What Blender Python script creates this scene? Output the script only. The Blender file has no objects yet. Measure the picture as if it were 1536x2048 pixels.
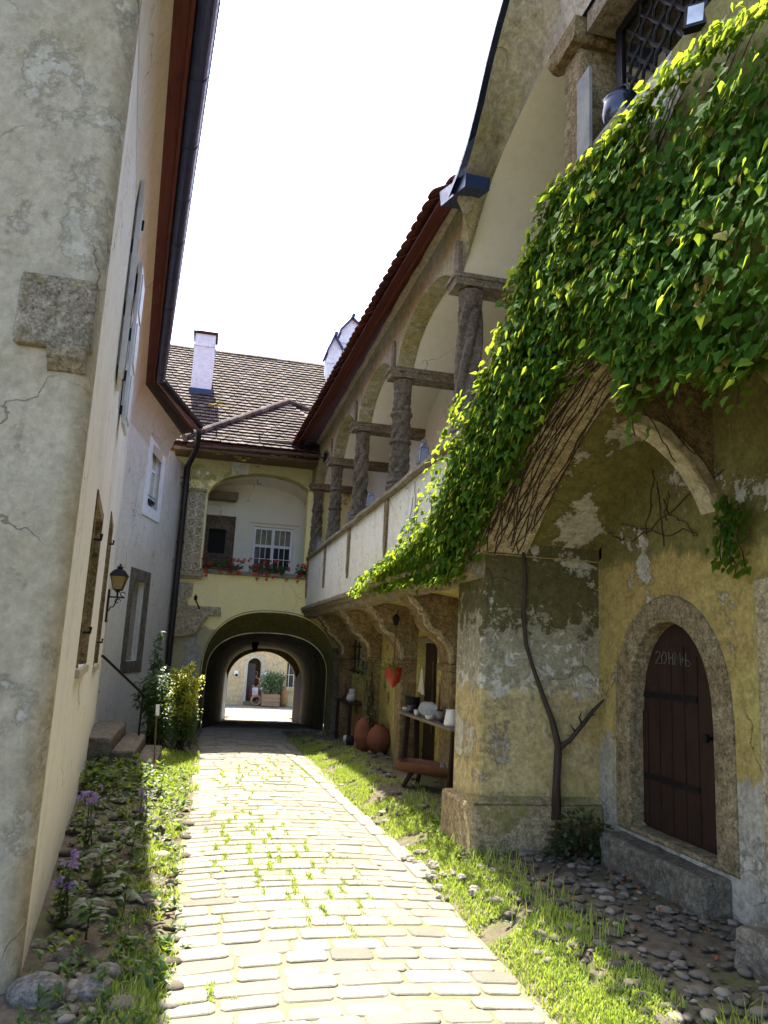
import bpy, bmesh, math, random
from mathutils import Vector, Matrix, noise
from mathutils.geometry import tessellate_polygon
R_ = random.Random(7)
sc = bpy.context.scene
COL = sc.collection
rad = math.radians

# ------------------------------------------------------------------ camera
H = 1.6
FPX = 1500.0            # focal length in pixels of the 1536x2048 photograph
def _cam_axes(vp=(405., 1285.), roll=2.8):
    y = Vector((vp[0]-768, vp[1]-1024, FPX)).normalized()
    r = rad(roll)
    u = Vector((math.sin(r), -math.cos(r), 0))
    up = (u + Vector((0, 0, -(u.dot(y))/y.z))).normalized()
    x = y.cross(up)
    if x.x < 0: x = -x
    return x, y, up
AX, AY, AZ = _cam_axes()
cam_d = bpy.data.cameras.new('camera'); cam = bpy.data.objects.new('camera', cam_d); COL.objects.link(cam)
right = Vector((AX[0], AY[0], AZ[0])); down = Vector((AX[1], AY[1], AZ[1])); fwd = Vector((AX[2], AY[2], AZ[2]))
M = Matrix((right, -down, -fwd)).transposed().to_4x4(); M.translation = Vector((0, 0, H))
cam.matrix_world = M
cam_d.sensor_fit = 'VERTICAL'; cam_d.sensor_height = 36; cam_d.lens = FPX/2048*36
cam_d.clip_start = .05; cam_d.clip_end = 500
sc.camera = cam
sc.render.resolution_x = 768; sc.render.resolution_y = 1024

# ------------------------------------------------------------------ world, sun, exposure
SUN_AZ, SUN_EL = rad(-8.0), rad(60.0)
w = bpy.data.worlds.new('World'); sc.world = w; w.use_nodes = True
nt = w.node_tree; nt.nodes.clear()
sky = nt.nodes.new('ShaderNodeTexSky'); sky.sky_type = 'NISHITA'; sky.sun_disc = False
sky.sun_elevation = SUN_EL; sky.sun_rotation = SUN_AZ; sky.air_density = .65; sky.dust_density = 2.2; sky.ozone_density = .3
bg = nt.nodes.new('ShaderNodeBackground'); bg.inputs['Strength'].default_value = .13
wo = nt.nodes.new('ShaderNodeOutputWorld')
nt.links.new(sky.outputs[0], bg.inputs[0]); nt.links.new(bg.outputs[0], wo.inputs[0])
sd = bpy.data.lights.new('sun', 'SUN'); sd.energy = 3.4; sd.angle = rad(.5); sd.color = (1, .93, .80)
sun = bpy.data.objects.new('sun', sd); COL.objects.link(sun)
S = Vector((math.sin(SUN_AZ)*math.cos(SUN_EL), math.cos(SUN_AZ)*math.cos(SUN_EL), math.sin(SUN_EL)))
sun.rotation_euler = S.to_track_quat('Z', 'Y').to_euler(); sun.location = (0, 20, 30)
sc.view_settings.view_transform = 'Standard'; sc.view_settings.look = 'None'
sc.view_settings.exposure = 2.75; sc.view_settings.gamma = 1.0
sc.render.engine = 'CYCLES'
cy = sc.cycles
cy.use_denoising = True
try: cy.denoiser = 'OPENIMAGEDENOISE'
except Exception: pass
cy.max_bounces = 10; cy.diffuse_bounces = 6; cy.glossy_bounces = 3; cy.transmission_bounces = 6; cy.transparent_max_bounces = 6
cy.caustics_reflective = False; cy.caustics_refractive = False

# ------------------------------------------------------------------ measuring helpers: a pixel of the photo meets a known plane
def _ray(u, v):
    d = Vector(((u-768)/FPX, (v-1024)/FPX, 1.))
    return Vector((AX.dot(d), AY.dot(d), AZ.dot(d)))
def at(u, v, x=None, y=None, z=None):
    d = _ray(u, v)
    t = x/d.x if x is not None else (y/d.y if y is not None else (z-H)/d.z)
    return Vector((0, 0, H)) + d*t

# ------------------------------------------------------------------ mesh builder
def V(*a): return Vector(a)
class MB:
    def __init__(s): s.v = []; s.f = []; s.r = []; s.cur = 0.0
    def add(s, vs, fs):
        o = len(s.v); s.v += [Vector(p) for p in vs]; s.r += [s.cur]*len(vs)
        s.f += [tuple(i+o for i in f) for f in fs]; return s
    def quad(s, *p): return s.add(p, [tuple(range(len(p)))])
    def box(s, x0, x1, y0, y1, z0, z1):
        vs = [(x, y, z) for z in (z0, z1) for y in (y0, y1) for x in (x0, x1)]
        return s.add(vs, [(0, 2, 3, 1), (4, 5, 7, 6), (0, 1, 5, 4), (2, 6, 7, 3), (0, 4, 6, 2), (1, 3, 7, 5)])
    def obox(s, c, ax, h):
        c = Vector(c); a = [Vector(q).normalized()*k for q, k in zip(ax, h)]
        vs = [c + a[0]*i + a[1]*j + a[2]*k for k in (-1, 1) for j in (-1, 1) for i in (-1, 1)]
        return s.add(vs, [(0, 2, 3, 1), (4, 5, 7, 6), (0, 1, 5, 4), (2, 6, 7, 3), (0, 4, 6, 2), (1, 3, 7, 5)])
    def beam(s, p, q, wd, ht, up=(0, 0, 1)):
        p, q = Vector(p), Vector(q); d = (q-p).normalized(); sd = d.cross(Vector(up)).normalized(); u = sd.cross(d)
        return s.obox((p+q)/2, (d, sd, u), ((q-p).length/2, wd/2, ht/2))
    def prism(s, prof, fn, w0, w1, caps=True):
        n = len(prof); vs = [fn(a, b, w0) for a, b in prof] + [fn(a, b, w1) for a, b in prof]
        fs = [(i, (i+1) % n, n+(i+1) % n, n+i) for i in range(n)]
        s.add(vs, fs)
        if caps:
            tr = tessellate_polygon([[Vector((a, b, 0)) for a, b in prof]])
            s.add(vs, [t for t in tr] + [tuple(n+i for i in reversed(t)) for t in tr])
        return s
    def strip(s, pts, fn, w0, w1):      # open curve swept straight
        n = len(pts); vs = [fn(a, b, w0) for a, b in pts] + [fn(a, b, w1) for a, b in pts]
        return s.add(vs, [(i, i+1, n+i+1, n+i) for i in range(n-1)])
    def plate(s, outline, holes, fn, d):  # a slab with openings: fn(u, v, w), front at w=0, back at w=-d
        loops = [outline] + holes
        flat = [p for l in loops for p in l]; n = len(flat)
        tr = tessellate_polygon([[Vector((a, b, 0)) for a, b in l] for l in loops])
        vs = [fn(a, b, 0) for a, b in flat] + [fn(a, b, -d) for a, b in flat]
        fs = [t for t in tr] + [tuple(n+i for i in reversed(t)) for t in tr]
        o = 0
        for l in loops:
            m = len(l)
            fs += [(o+i, o+(i+1) % m, n+o+(i+1) % m, n+o+i) for i in range(m)]
            o += m
        return s.add(vs, fs)
    def tube(s, path, r, n=8, cap=True):
        path = [Vector(p) for p in path]; m = len(path); vs = []; prev = None
        for i, p in enumerate(path):
            d = (path[min(i+1, m-1)] - path[max(i-1, 0)])
            d = d.normalized() if d.length > 1e-9 else Vector((0, 0, 1))
            if prev is None:
                a = d.orthogonal().normalized()
            else:
                a = (prev - d*prev.dot(d))
                a = a.normalized() if a.length > 1e-6 else d.orthogonal().normalized()
            prev = a; b = d.cross(a)
            rr = r(i/(m-1)) if callable(r) else (r[i] if isinstance(r, (list, tuple)) else r)
            vs += [p + (a*math.cos(t) + b*math.sin(t))*rr for t in [2*math.pi*k/n for k in range(n)]]
        fs = [(i*n+k, i*n+(k+1) % n, (i+1)*n+(k+1) % n, (i+1)*n+k) for i in range(m-1) for k in range(n)]
        if cap: fs += [tuple(range(n-1, -1, -1)), tuple((m-1)*n+k for k in range(n))]
        return s.add(vs, fs)
    def lathe(s, prof, c, n=20, fn=None, ax=None):
        c = Vector(c); vs = []; m = len(prof)
        X, Y, Z = ax or (V(1, 0, 0), V(0, 1, 0), V(0, 0, 1))
        for r, z in prof:
            for k in range(n):
                t = 2*math.pi*k/n; rr = r*(fn(t, z) if fn else 1)
                vs.append(c + X*(rr*math.cos(t)) + Y*(rr*math.sin(t)) + Z*z)
        fs = [(i*n+k, i*n+(k+1) % n, (i+1)*n+(k+1) % n, (i+1)*n+k) for i in range(m-1) for k in range(n)]
        fs += [tuple(range(n-1, -1, -1)), tuple((m-1)*n+k for k in range(n))]
        return s.add(vs, fs)
    def ball(s, c, r, n=8, m=6, sq=(1, 1, 1), jit=0, rot=0):
        c = Vector(c); vs = [c + Vector((0, 0, -r*sq[2]))]; cr, sr = math.cos(rot), math.sin(rot)
        for i in range(1, m):
            p = -math.pi/2 + math.pi*i/m
            for k in range(n):
                t = 2*math.pi*k/n; j = 1 + R_.uniform(-jit, jit)
                x = math.cos(p)*math.cos(t)*r*sq[0]*j; y = math.cos(p)*math.sin(t)*r*sq[1]*j
                vs.append(c + Vector((x*cr-y*sr, x*sr+y*cr, math.sin(p)*r*sq[2]*j)))
        vs.append(c + Vector((0, 0, r*sq[2])))
        fs = [(0, 1+(k+1) % n, 1+k) for k in range(n)]
        fs += [(1+i*n+k, 1+i*n+(k+1) % n, 1+(i+1)*n+(k+1) % n, 1+(i+1)*n+k) for i in range(m-2) for k in range(n)]
        e = len(vs)-1; o = 1+(m-2)*n
        fs += [(o+k, o+(k+1) % n, e) for k in range(n)]
        return s.add(vs, fs)
    def rough(s, amp, scale, i0=0):
        for i in range(i0, len(s.v)):
            s.v[i] = s.v[i] + noise.noise_vector(s.v[i]*scale)*amp + noise.noise_vector(s.v[i]*scale*3.1)*amp*.4
        return s
    def build(s, name, mat, parent=None, loc=None, smooth=False, bevel=0, fixn=True, merge=False):
        me = bpy.data.meshes.new(name); org = Vector((0, 0, 0)); root = parent
        if parent is not None:
            p = parent
            while p is not None: org = org + p.location; p = p.parent
        elif loc is not None: org = Vector(loc)
        me.from_pydata([tuple(q-org) for q in s.v], [], s.f)
        if any(s.r):
            at_ = me.attributes.new('rnd', 'FLOAT', 'POINT'); at_.data.foreach_set('value', s.r)
        if fixn:
            b = bmesh.new(); b.from_mesh(me)
            if merge: bmesh.ops.remove_doubles(b, verts=b.verts, dist=1e-5)
            bmesh.ops.recalc_face_normals(b, faces=b.faces); b.to_mesh(me); b.free()
        me.validate()
        o = bpy.data.objects.new(name, me); COL.objects.link(o)
        if mat is not None: me.materials.append(mat)
        if smooth: me.polygons.foreach_set('use_smooth', [True]*len(me.polygons))
        if parent is not None: o.parent = parent
        elif loc is not None: o.location = loc
        if bevel:
            m = o.modifiers.new('bevel', 'BEVEL'); m.width = bevel; m.segments = 2; m.limit_method = 'ANGLE'; m.angle_limit = rad(40)
        return o
def tag(o, label, cat, group=None, kind=None):
    if label: o['label'] = label
    if cat: o['category'] = cat
    if group: o['group'] = group
    if kind: o['kind'] = kind
    return o
def thing(name, label, cat, loc=(0, 0, 0), group=None):
    o = bpy.data.objects.new(name, None); COL.objects.link(o); o.location = loc; o.empty_display_size = .2
    return tag(o, label, cat, group)
def struct(mb, name, mat, smooth=False, **k):
    o = mb.build(name, mat, smooth=smooth, **k); o['kind'] = 'structure'; return o
def copy_tree(o, parent=None):
    c = o.copy(); COL.objects.link(c)
    if parent is not None: c.parent = parent
    for ch in list(o.children): copy_tree(ch, c)
    return c
def arc(cx, cz, rx, rz, a0, a1, n): return [(cx+rx*math.cos(rad(a0+(a1-a0)*i/n)), cz+rz*math.sin(rad(a0+(a1-a0)*i/n))) for i in range(n+1)]
def rect(u0, u1, v0, v1): return [(u0, v0), (u1, v0), (u1, v1), (u0, v1)]
def seg_arch(u0, v0, u1, v1, rise, n=12):  # points of a segmental arch from (u0,v0) to (u1,v1)
    return [(u0+(u1-u0)*t, v0+(v1-v0)*t + rise*(1-(2*t-1)**2)**.72) for t in [i/n for i in range(n+1)]]

# ------------------------------------------------------------------ materials
class NT:
    def __init__(s, name):
        s.m = bpy.data.materials.new(name); s.m.use_nodes = True; s.t = s.m.node_tree; s.t.nodes.clear()
        s.out = s.n('ShaderNodeOutputMaterial')
    def n(s, typ, **k):
        nd = s.t.nodes.new(typ)
        for a, b in k.items():
            if hasattr(nd, a): setattr(nd, a, b)
        return nd
    def set(s, sock, val):
        if hasattr(val, 'is_linked') or isinstance(val, bpy.types.NodeSocket): s.t.links.new(val, sock)
        elif isinstance(val, (tuple, list)) and len(val) == 3 and sock.type == 'RGBA': sock.default_value = (*val, 1)
        else: sock.default_value = val
    def pos(s): return s.n('ShaderNodeNewGeometry').outputs['Position']
    def attr(s, a='rnd'): return s.n('ShaderNodeAttribute', attribute_name=a).outputs['Fac']
    def noise(s, vec, scale, detail=4, rough=.55, dist=0.0):
        nd = s.n('ShaderNodeTexNoise'); s.set(nd.inputs['Vector'], vec); nd.inputs['Scale'].default_value = scale
        nd.inputs['Detail'].default_value = detail; nd.inputs['Roughness'].default_value = rough; nd.inputs['Distortion'].default_value = dist
        return nd.outputs['Fac']
    def voro(s, vec, scale, feat='F1'):
        nd = s.n('ShaderNodeTexVoronoi', feature=feat); s.set(nd.inputs['Vector'], vec); nd.inputs['Scale'].default_value = scale
        return nd.outputs['Distance']
    def ramp(s, f, a, b, lo=0., hi=1.):
        nd = s.n('ShaderNodeMapRange'); nd.interpolation_type = 'SMOOTHSTEP'
        s.set(nd.inputs['Value'], f); nd.inputs['From Min'].default_value = a; nd.inputs['From Max'].default_value = b
        nd.inputs['To Min'].default_value = lo; nd.inputs['To Max'].default_value = hi
        return nd.outputs['Result']
    def mix(s, f, a, b, mode='MIX'):
        nd = s.n('ShaderNodeMix', data_type='RGBA', blend_type=mode)
        s.set(nd.inputs[0], f); s.set(nd.inputs[6], a); s.set(nd.inputs[7], b); return nd.outputs[2]
    def math(s, op, a, b=0.):
        nd = s.n('ShaderNodeMath', operation=op); s.set(nd.inputs[0], a); s.set(nd.inputs[1], b); return nd.outputs[0]
    def scale(s, vec, v3):
        nd = s.n('ShaderNodeVectorMath', operation='MULTIPLY'); s.set(nd.inputs[0], vec); nd.inputs[1].default_value = v3; return nd.outputs[0]
    def sep(s, vec):
        nd = s.n('ShaderNodeSeparateXYZ'); s.set(nd.inputs[0], vec); return nd.outputs
    def bump(s, h, strength=.3, dist=.02, nrm=None):
        nd = s.n('ShaderNodeBump'); s.set(nd.inputs['Height'], h); nd.inputs['Strength'].default_value = strength; nd.inputs['Distance'].default_value = dist
        if nrm is not None: s.set(nd.inputs['Normal'], nrm)
        return nd.outputs[0]
    def done(s, col, rough=.9, nrm=None, metal=0., spec=.3, sub=None):
        p = s.n('ShaderNodeBsdfPrincipled'); s.set(p.inputs['Base Color'], col); s.set(p.inputs['Roughness'], rough)
        p.inputs['Metallic'].default_value = metal; p.inputs['Specular IOR Level'].default_value = spec
        if nrm is not None: s.set(p.inputs['Normal'], nrm)
        s.t.links.new(p.outputs[0], s.out.inputs[0]); s.p = p
        return s.m

def plaster(name, base, alt, peel=None, amt=.5, pscale=1.1, spots=None, bands=None, bump=.35, stretch=(1, 1, 1), dirt=(.10, .09, .06), dirt_amt=.35, seed=0., gm=1.):
    """old lime plaster: two tones, a peeled coat with a stepped edge, streaks, grit; bands = [(z0, z1, colour, amount, scale)] coats of other colours"""
    t = NT(name); P = t.pos()
    off = t.n('ShaderNodeVectorMath', operation='ADD'); t.set(off.inputs[0], P); off.inputs[1].default_value = (seed*3.7, seed*1.9, seed*2.3); P2 = off.outputs[0]
    big = t.noise(P2, .8, 7, .62, .4); mid = t.noise(P2, 3.3, 8, .66, .3); fine = t.noise(P2, 34, 6, .7); grit = t.noise(P2, 120, 3, .7)
    c = t.mix(t.ramp(t.math('ADD', t.math('MULTIPLY', big, .65), t.math('MULTIPLY', mid, .35)), .40, .60), base, alt)
    h = t.math('ADD', t.math('MULTIPLY', mid, .5), t.math('MULTIPLY', fine, .45))
    if bands:
        z = t.sep(P)[2]
        for (z0, z1, bc, am, s_) in bands:
            nz = t.noise(P2, s_, 9, .68, .5)
            zz = t.math('ADD', z, t.math('MULTIPLY', t.math('SUBTRACT', nz, .5), am))
            m = t.math('MULTIPLY', t.ramp(zz, z0-.04, z0+.04), t.ramp(zz, z1-.04, z1+.04, 1, 0))
            c = t.mix(m, c, bc); h = t.math('ADD', h, t.math('MULTIPLY', m, .25))
    if peel:
        pn = t.noise(P2, pscale, 13, .72, .12)
        m = t.ramp(pn, amt, amt+.025)
        pc = t.mix(t.ramp(mid, .35, .65), peel, tuple(k*.78 for k in peel))
        c = t.mix(m, c, pc); h = t.math('SUBTRACT', h, t.math('MULTIPLY', m, .7))
        edge = t.math('MULTIPLY', t.ramp(pn, amt-.02, amt), t.ramp(pn, amt, amt+.02, 1, 0))
        c = t.mix(t.math('MULTIPLY', edge, .45), c, dirt)
    if spots:
        sp = t.ramp(t.noise(P2, 11, 6, .75, .4), .60, .68)
        sp = t.math('MULTIPLY', sp, t.ramp(t.noise(P2, 1.5, 4, .6), .42, .60))
        c = t.mix(t.math('MULTIPLY', sp, .8), c, spots)
    st = t.noise(t.scale(P2, (2.2, 2.2, .35)), 2.2, 7, .7, .3)
    c = t.mix(t.math('MULTIPLY', t.ramp(st, .50, .78), dirt_amt), c, dirt)
    blot = t.math('MULTIPLY', t.ramp(t.noise(P2, 8, 9, .74), .52, .72), dirt_amt*.8)
    c = t.mix(blot, c, dirt)
    pits = t.ramp(t.noise(P2, 55, 5, .8), .67, .74)
    c = t.mix(t.math('MULTIPLY', pits, .35), c, dirt)
    m2 = t.noise(P2, 13, 9, .78, .2)
    c = t.mix(.55*gm, c, t.mix(t.ramp(m2, .30, .70), (.22, .21, .19), (.76, .76, .76)), 'OVERLAY')
    c = t.mix(.45*gm, c, t.mix(t.ramp(fine, .25, .75), (.25, .25, .25), (.75, .75, .75)), 'OVERLAY')
    cn = t.n('ShaderNodeVectorMath', operation='ADD'); t.set(cn.inputs[0], P2); cw = t.n('ShaderNodeTexNoise'); t.set(cw.inputs['Vector'], P2); cw.inputs['Scale'].default_value = 2.5; cw.inputs['Detail'].default_value = 6
    ws = t.n('ShaderNodeVectorMath', operation='SCALE'); t.set(ws.inputs[0], cw.outputs['Color']); ws.inputs['Scale'].default_value = .55; t.set(cn.inputs[1], ws.outputs[0])
    cr = t.math('MULTIPLY', t.ramp(t.voro(cn.outputs[0], 1.25, 'DISTANCE_TO_EDGE'), .002, .009, 1, 0), t.ramp(t.noise(P2, .9, 3), .48, .60))
    c = t.mix(t.math('MULTIPLY', cr, .65), c, tuple(k*.5 for k in dirt)); h = t.math('SUBTRACT', h, t.math('MULTIPLY', cr, .6))
    h = t.math('ADD', t.math('SUBTRACT', h, t.math('MULTIPLY', pits, .35)), t.math('MULTIPLY', grit, .12))
    return t.done(c, .92, t.bump(h, bump, .03), spec=.2)

def stone(name, c1, c2, dark=(.07, .06, .045), scale=6, bump=.6, lichen=None):
    t = NT(name); P = t.pos()
    a = t.noise(P, scale*.35, 7, .65, .4); b = t.noise(P, scale*2.2, 9, .75, .2); v = t.voro(P, scale*3.4)
    c = t.mix(t.ramp(a, .36, .64), c1, c2)
    c = t.mix(t.math('MULTIPLY', t.ramp(b, .50, .70), .65), c, dark)
    g = t.noise(P, 60, 5, .75); c = t.mix(.7, c, t.mix(t.ramp(g, .25, .75), (.15, .15, .15), (.85, .85, .85)), 'OVERLAY')
    g2 = t.noise(P, 17, 7, .78); c = t.mix(.75, c, t.mix(t.ramp(g2, .3, .7), (.18, .17, .15), (.82, .82, .82)), 'OVERLAY')
    pits = t.ramp(t.noise(P, 28, 5, .8), .60, .70); c = t.mix(t.math('MULTIPLY', pits, .55), c, dark)
    ag = t.ramp(t.voro(P, scale*6.5), .10, .34); c = t.mix(t.math('MULTIPLY', t.math('SUBTRACT', 1., ag), .35), c, tuple(min(1, k*1.55) for k in c2))
    if lichen:
        l = t.math('MULTIPLY', t.ramp(t.noise(P, 2.1, 8, .7), .50, .62), .75); c = t.mix(l, c, lichen)
    h = t.math('ADD', t.math('SUBTRACT', b, t.math('MULTIPLY', pits, .6)), t.math('MULTIPLY', v, .4))
    return t.done(c, .95, t.bump(h, bump, .03), spec=.2)

def wood(name, c1, c2, axis=2, rough=.75, bump=.4):
    t = NT(name); P = t.pos()
    s3 = [14, 14, 14]; s3[axis] = .9
    g = t.noise(t.scale(P, tuple(s3)), 2.5, 8, .7, .8); b = t.noise(P, 2, 5)
    c = t.mix(t.ramp(g, .30, .70), c1, c2); c = t.mix(t.math('MULTIPLY', t.ramp(b, .45, .7), .4), c, tuple(k*.5 for k in c1))
    return t.done(c, rough, t.bump(g, bump, .01), spec=.25)

def paint(name, c, rough=.5, metal=0., var=.15, spec=.4, scale=7):
    t = NT(name); P = t.pos(); n = t.noise(P, scale, 7, .65); n2 = t.noise(P, 40, 5, .7)
    cc = t.mix(t.ramp(n, .38, .68), c, tuple(k*(1-var*2) for k in c)); cc = t.mix(t.math('MULTIPLY', t.ramp(n2, .58, .72), var*1.5), cc, tuple(k*.45 for k in c))
    return t.done(cc, t.ramp(n2, .3, .7, max(.05, rough-.12), min(1, rough+.15)), t.bump(n2, .1, .004), metal, spec)

def leafmat(name, c1, c2, c3=None, trans=.45, rough=.45, spec=.35):
    t = NT(name); r = t.attr(); P = t.pos()
    c = t.mix(r, c1, c2)
    if c3: c = t.mix(t.ramp(r, .90, .97), c, c3)
    c = t.mix(.25, c, t.mix(t.noise(P, 70, 3, .6), (.3, .3, .3), (.7, .7, .7)), 'OVERLAY')
    m = t.done(c, rough, None, 0, spec)
    tr = t.n('ShaderNodeBsdfTranslucent'); t.set(tr.inputs['Color'], t.mix(.55, c, (.50, .62, .04)))
    mx = t.n('ShaderNodeMixShader'); mx.inputs[0].default_value = trans
    t.t.links.new(t.p.outputs[0], mx.inputs[1]); t.t.links.new(tr.outputs[0], mx.inputs[2]); t.t.links.new(mx.outputs[0], t.out.inputs[0])
    return m
def blockmat(name, c1, c2, c3, green=None, bump=.5):   # paving stones, tiles, pebbles: one tone per piece
    t = NT(name); r = t.attr(); P = t.pos()
    c = t.mix(t.ramp(r, 0, .7), c1, c2); c = t.mix(t.ramp(r, .72, 1), c, c3)
    g = t.noise(P, 70, 6, .75); b = t.noise(P, 9, 8, .7)
    c = t.mix(.5, c, t.mix(g, (.22, .22, .22), (.78, .78, .78)), 'OVERLAY')
    c = t.mix(t.math('MULTIPLY', t.ramp(b, .5, .72), .45), c, tuple(k*.45 for k in c1))
    if green: c = t.mix(t.math('MULTIPLY', t.ramp(t.noise(P, 3.1, 7, .7), .56, .66), .7), c, green)
    return t.done(c, .9, t.bump(t.math('ADD', g, b), bump, .012), spec=.25)
def glassmat(name, c=(.02, .025, .03), rough=.06):
    t = NT(name); n = t.noise(t.pos(), 3, 3)
    return t.done(t.mix(n, c, tuple(k*1.8 for k in c)), rough, t.bump(n, .05, .02), 0, .6)

MAT = {}
MAT['left_front'] = plaster('beige_rough_plaster', (.37, .32, .215), (.42, .375, .275), peel=(.48, .44, .34), amt=.56, pscale=1.0, bump=.5, dirt_amt=.33, dirt=(.19, .165, .11), gm=.55)
MAT['left_white'] = plaster('white_lime_plaster', (.70, .67, .60), (.63, .59, .50), bands=[(-1, 2.7, (.68, .65, .56), 1.2, 1.2)], peel=(.38, .33, .24), amt=.64, pscale=1.6, bump=.25, dirt_amt=.28, dirt=(.26, .22, .15), seed=2, gm=.4)
MAT['cove'] = plaster('tan_cove_plaster', (.56, .49, .35), (.60, .54, .41), bump=.15, dirt_amt=.2, dirt=(.30, .25, .15), seed=4, gm=.3)
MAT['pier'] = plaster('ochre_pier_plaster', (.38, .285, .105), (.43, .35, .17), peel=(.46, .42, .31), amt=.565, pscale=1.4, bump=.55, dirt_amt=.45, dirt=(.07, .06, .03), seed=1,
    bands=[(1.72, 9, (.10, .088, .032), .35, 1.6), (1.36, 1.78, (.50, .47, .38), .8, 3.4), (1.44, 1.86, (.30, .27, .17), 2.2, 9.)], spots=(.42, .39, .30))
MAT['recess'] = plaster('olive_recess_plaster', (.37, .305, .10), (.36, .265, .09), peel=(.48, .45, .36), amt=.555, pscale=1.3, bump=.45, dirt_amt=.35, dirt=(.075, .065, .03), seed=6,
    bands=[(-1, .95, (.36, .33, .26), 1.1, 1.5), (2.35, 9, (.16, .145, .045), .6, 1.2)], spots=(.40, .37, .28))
MAT['lower'] = plaster('yellow_green_plaster', (.48, .41, .13), (.40, .32, .10), peel=(.20, .15, .08), amt=.58, pscale=1.5, bump=.4, dirt_amt=.45, dirt=(.07, .055, .03), seed=3)
MAT['parapet'] = plaster('cream_parapet_plaster', (.78, .76, .64), (.72, .69, .54), peel=(.52, .50, .41), amt=.64, pscale=2.2, bump=.25, dirt_amt=.3, dirt=(.18, .16, .09), seed=5)
MAT['arcade'] = plaster('mossy_grey_plaster', (.33, .29, .13), (.40, .375, .28), peel=(.46, .43, .35), amt=.60, pscale=2.0, bump=.5, dirt_amt=.5, dirt=(.10, .085, .04), seed=8)
MAT['vault'] = plaster('cream_vault_plaster', (.82, .79, .68), (.77, .74, .62), bump=.15, dirt_amt=.10, dirt=(.35, .31, .23), seed=9, gm=.3)
MAT['gate_low'] = plaster('cream_gate_plaster', (.90, .78, .32), (.86, .75, .38), peel=(.66, .63, .46), amt=.66, pscale=1.2, bump=.3, dirt_amt=.15, dirt=(.22, .2, .1), seed=10, gm=.5,
    bands=[(-2, 1.9, (.42, .37, .20), .5, 1.5), (5.02, 9, (.34, .32, .09), .5, 2.5), (5.05, 9, (.50, .46, .20), 2.6, 3.)])
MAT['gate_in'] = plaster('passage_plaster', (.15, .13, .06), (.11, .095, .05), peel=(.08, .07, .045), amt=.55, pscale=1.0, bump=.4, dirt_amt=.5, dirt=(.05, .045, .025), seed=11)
MAT['arch_front'] = plaster('green_arch_plaster', (.25, .235, .07), (.20, .18, .06), bump=.4, dirt_amt=.4, dirt=(.06, .055, .025), seed=12)
MAT['far'] = plaster('tan_courtyard_plaster', (.60, .47, .25), (.56, .45, .26), peel=(.50, .46, .33), amt=.60, bump=.25, dirt_amt=.15, seed=13)
MAT['chim'] = plaster('white_chimney_plaster', (.72, .72, .72), (.66, .66, .66), bump=.15, dirt_amt=.15, dirt=(.4, .38, .34), seed=14)
MAT['doorstone'] = stone('tan_conglomerate_surround', (.235, .18, .09), (.315, .25, .145), scale=7, bump=1.0)
MAT['rib'] = plaster('weathered_rib_plaster', (.52, .47, .33), (.42, .36, .22), peel=(.30, .24, .13), amt=.55, pscale=3.0, bump=.4, dirt_amt=.5, dirt=(.13, .10, .05), seed=51)
MAT['brownstone'] = stone('brown_conglomerate', (.19, .135, .06), (.29, .22, .115), scale=7, bump=1.0)
MAT['greystone'] = stone('grey_carved_stone', (.17, .135, .09), (.24, .20, .14), scale=5, bump=.5)
MAT['darkstone'] = stone('dark_column_stone', (.115, .090, .062), (.185, .148, .105), scale=5, bump=.5)
MAT['mossstone'] = stone('mossy_coping_stone', (.22, .18, .12), (.28, .24, .17), scale=7, bump=.7, lichen=(.20, .17, .06))
MAT['block'] = stone('conglomerate_block', (.24, .205, .14), (.31, .27, .19), scale=9, bump=.9, lichen=(.27, .21, .07))
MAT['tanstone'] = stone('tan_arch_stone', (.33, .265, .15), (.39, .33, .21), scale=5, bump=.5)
MAT['lit_relief'] = stone('lit_relief_stone', (.46, .40, .27), (.52, .46, .33), scale=5, bump=.35)  # knotwork paler than its panel: light on the raised carving put into the colour
MAT['stepstone'] = stone('grey_step_stone', (.120, .105, .078), (.175, .155, .118), scale=4, bump=.4)
MAT['sett'] = blockmat('pale_granite_setts', (.180, .165, .130), (.225, .208, .168), (.135, .125, .103), green=None, bump=.5)
MAT['pebble'] = blockmat('grey_fieldstones', (.070, .060, .045), (.125, .110, .085), (.24, .215, .17), bump=.4)
MAT['tile'] = blockmat('weathered_roof_tiles', (.034, .022, .019), (.070, .048, .041), (.135, .108, .097), green=(.085, .070, .022), bump=.6)
MAT['redtile'] = blockmat('dark_red_roof_tiles', (.13, .045, .035), (.17, .06, .045), (.11, .05, .05), bump=.4)
MAT['woodred'] = wood('dark_red_boards', (.085, .020, .014), (.14, .038, .026), axis=1)
MAT['woodbrown'] = wood('brown_old_wood', (.11, .065, .03), (.20, .13, .07), axis=2)
MAT['woodrust'] = wood('rust_brown_wood', (.15, .060, .026), (.10, .042, .02), axis=1)
MAT['wooddark'] = wood('dark_door_wood', (.020, .009, .005), (.032, .015, .009), axis=2, bump=.5)
MAT['woodgrey'] = wood('grey_weathered_wood', (.17, .14, .10), (.24, .20, .15), axis=0)
MAT['white'] = paint('white_paint', (.86, .86, .86), .5, var=.06)
MAT['shutter'] = paint('white_shutter_paint', (.62, .63, .65), .5, var=.10)
MAT['zinc'] = paint('dark_zinc', (.050, .058, .125), .38, .55, var=.15)
MAT['gutterbrown'] = paint('dark_brown_gutter', (.030, .022, .020), .4, .3, var=.15)
MAT['iron'] = paint('black_iron', (.014, .013, .014), .5, .6, var=.1)
MAT['bluemetal'] = paint('blue_sheet_metal', (.022, .040, .095), .45, .4, var=.15)
MAT['silver'] = paint('grey_lantern_metal', (.28, .30, .35), .4, .6, var=.15)
MAT['glass'] = glassmat('dark_window_glass')
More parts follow.
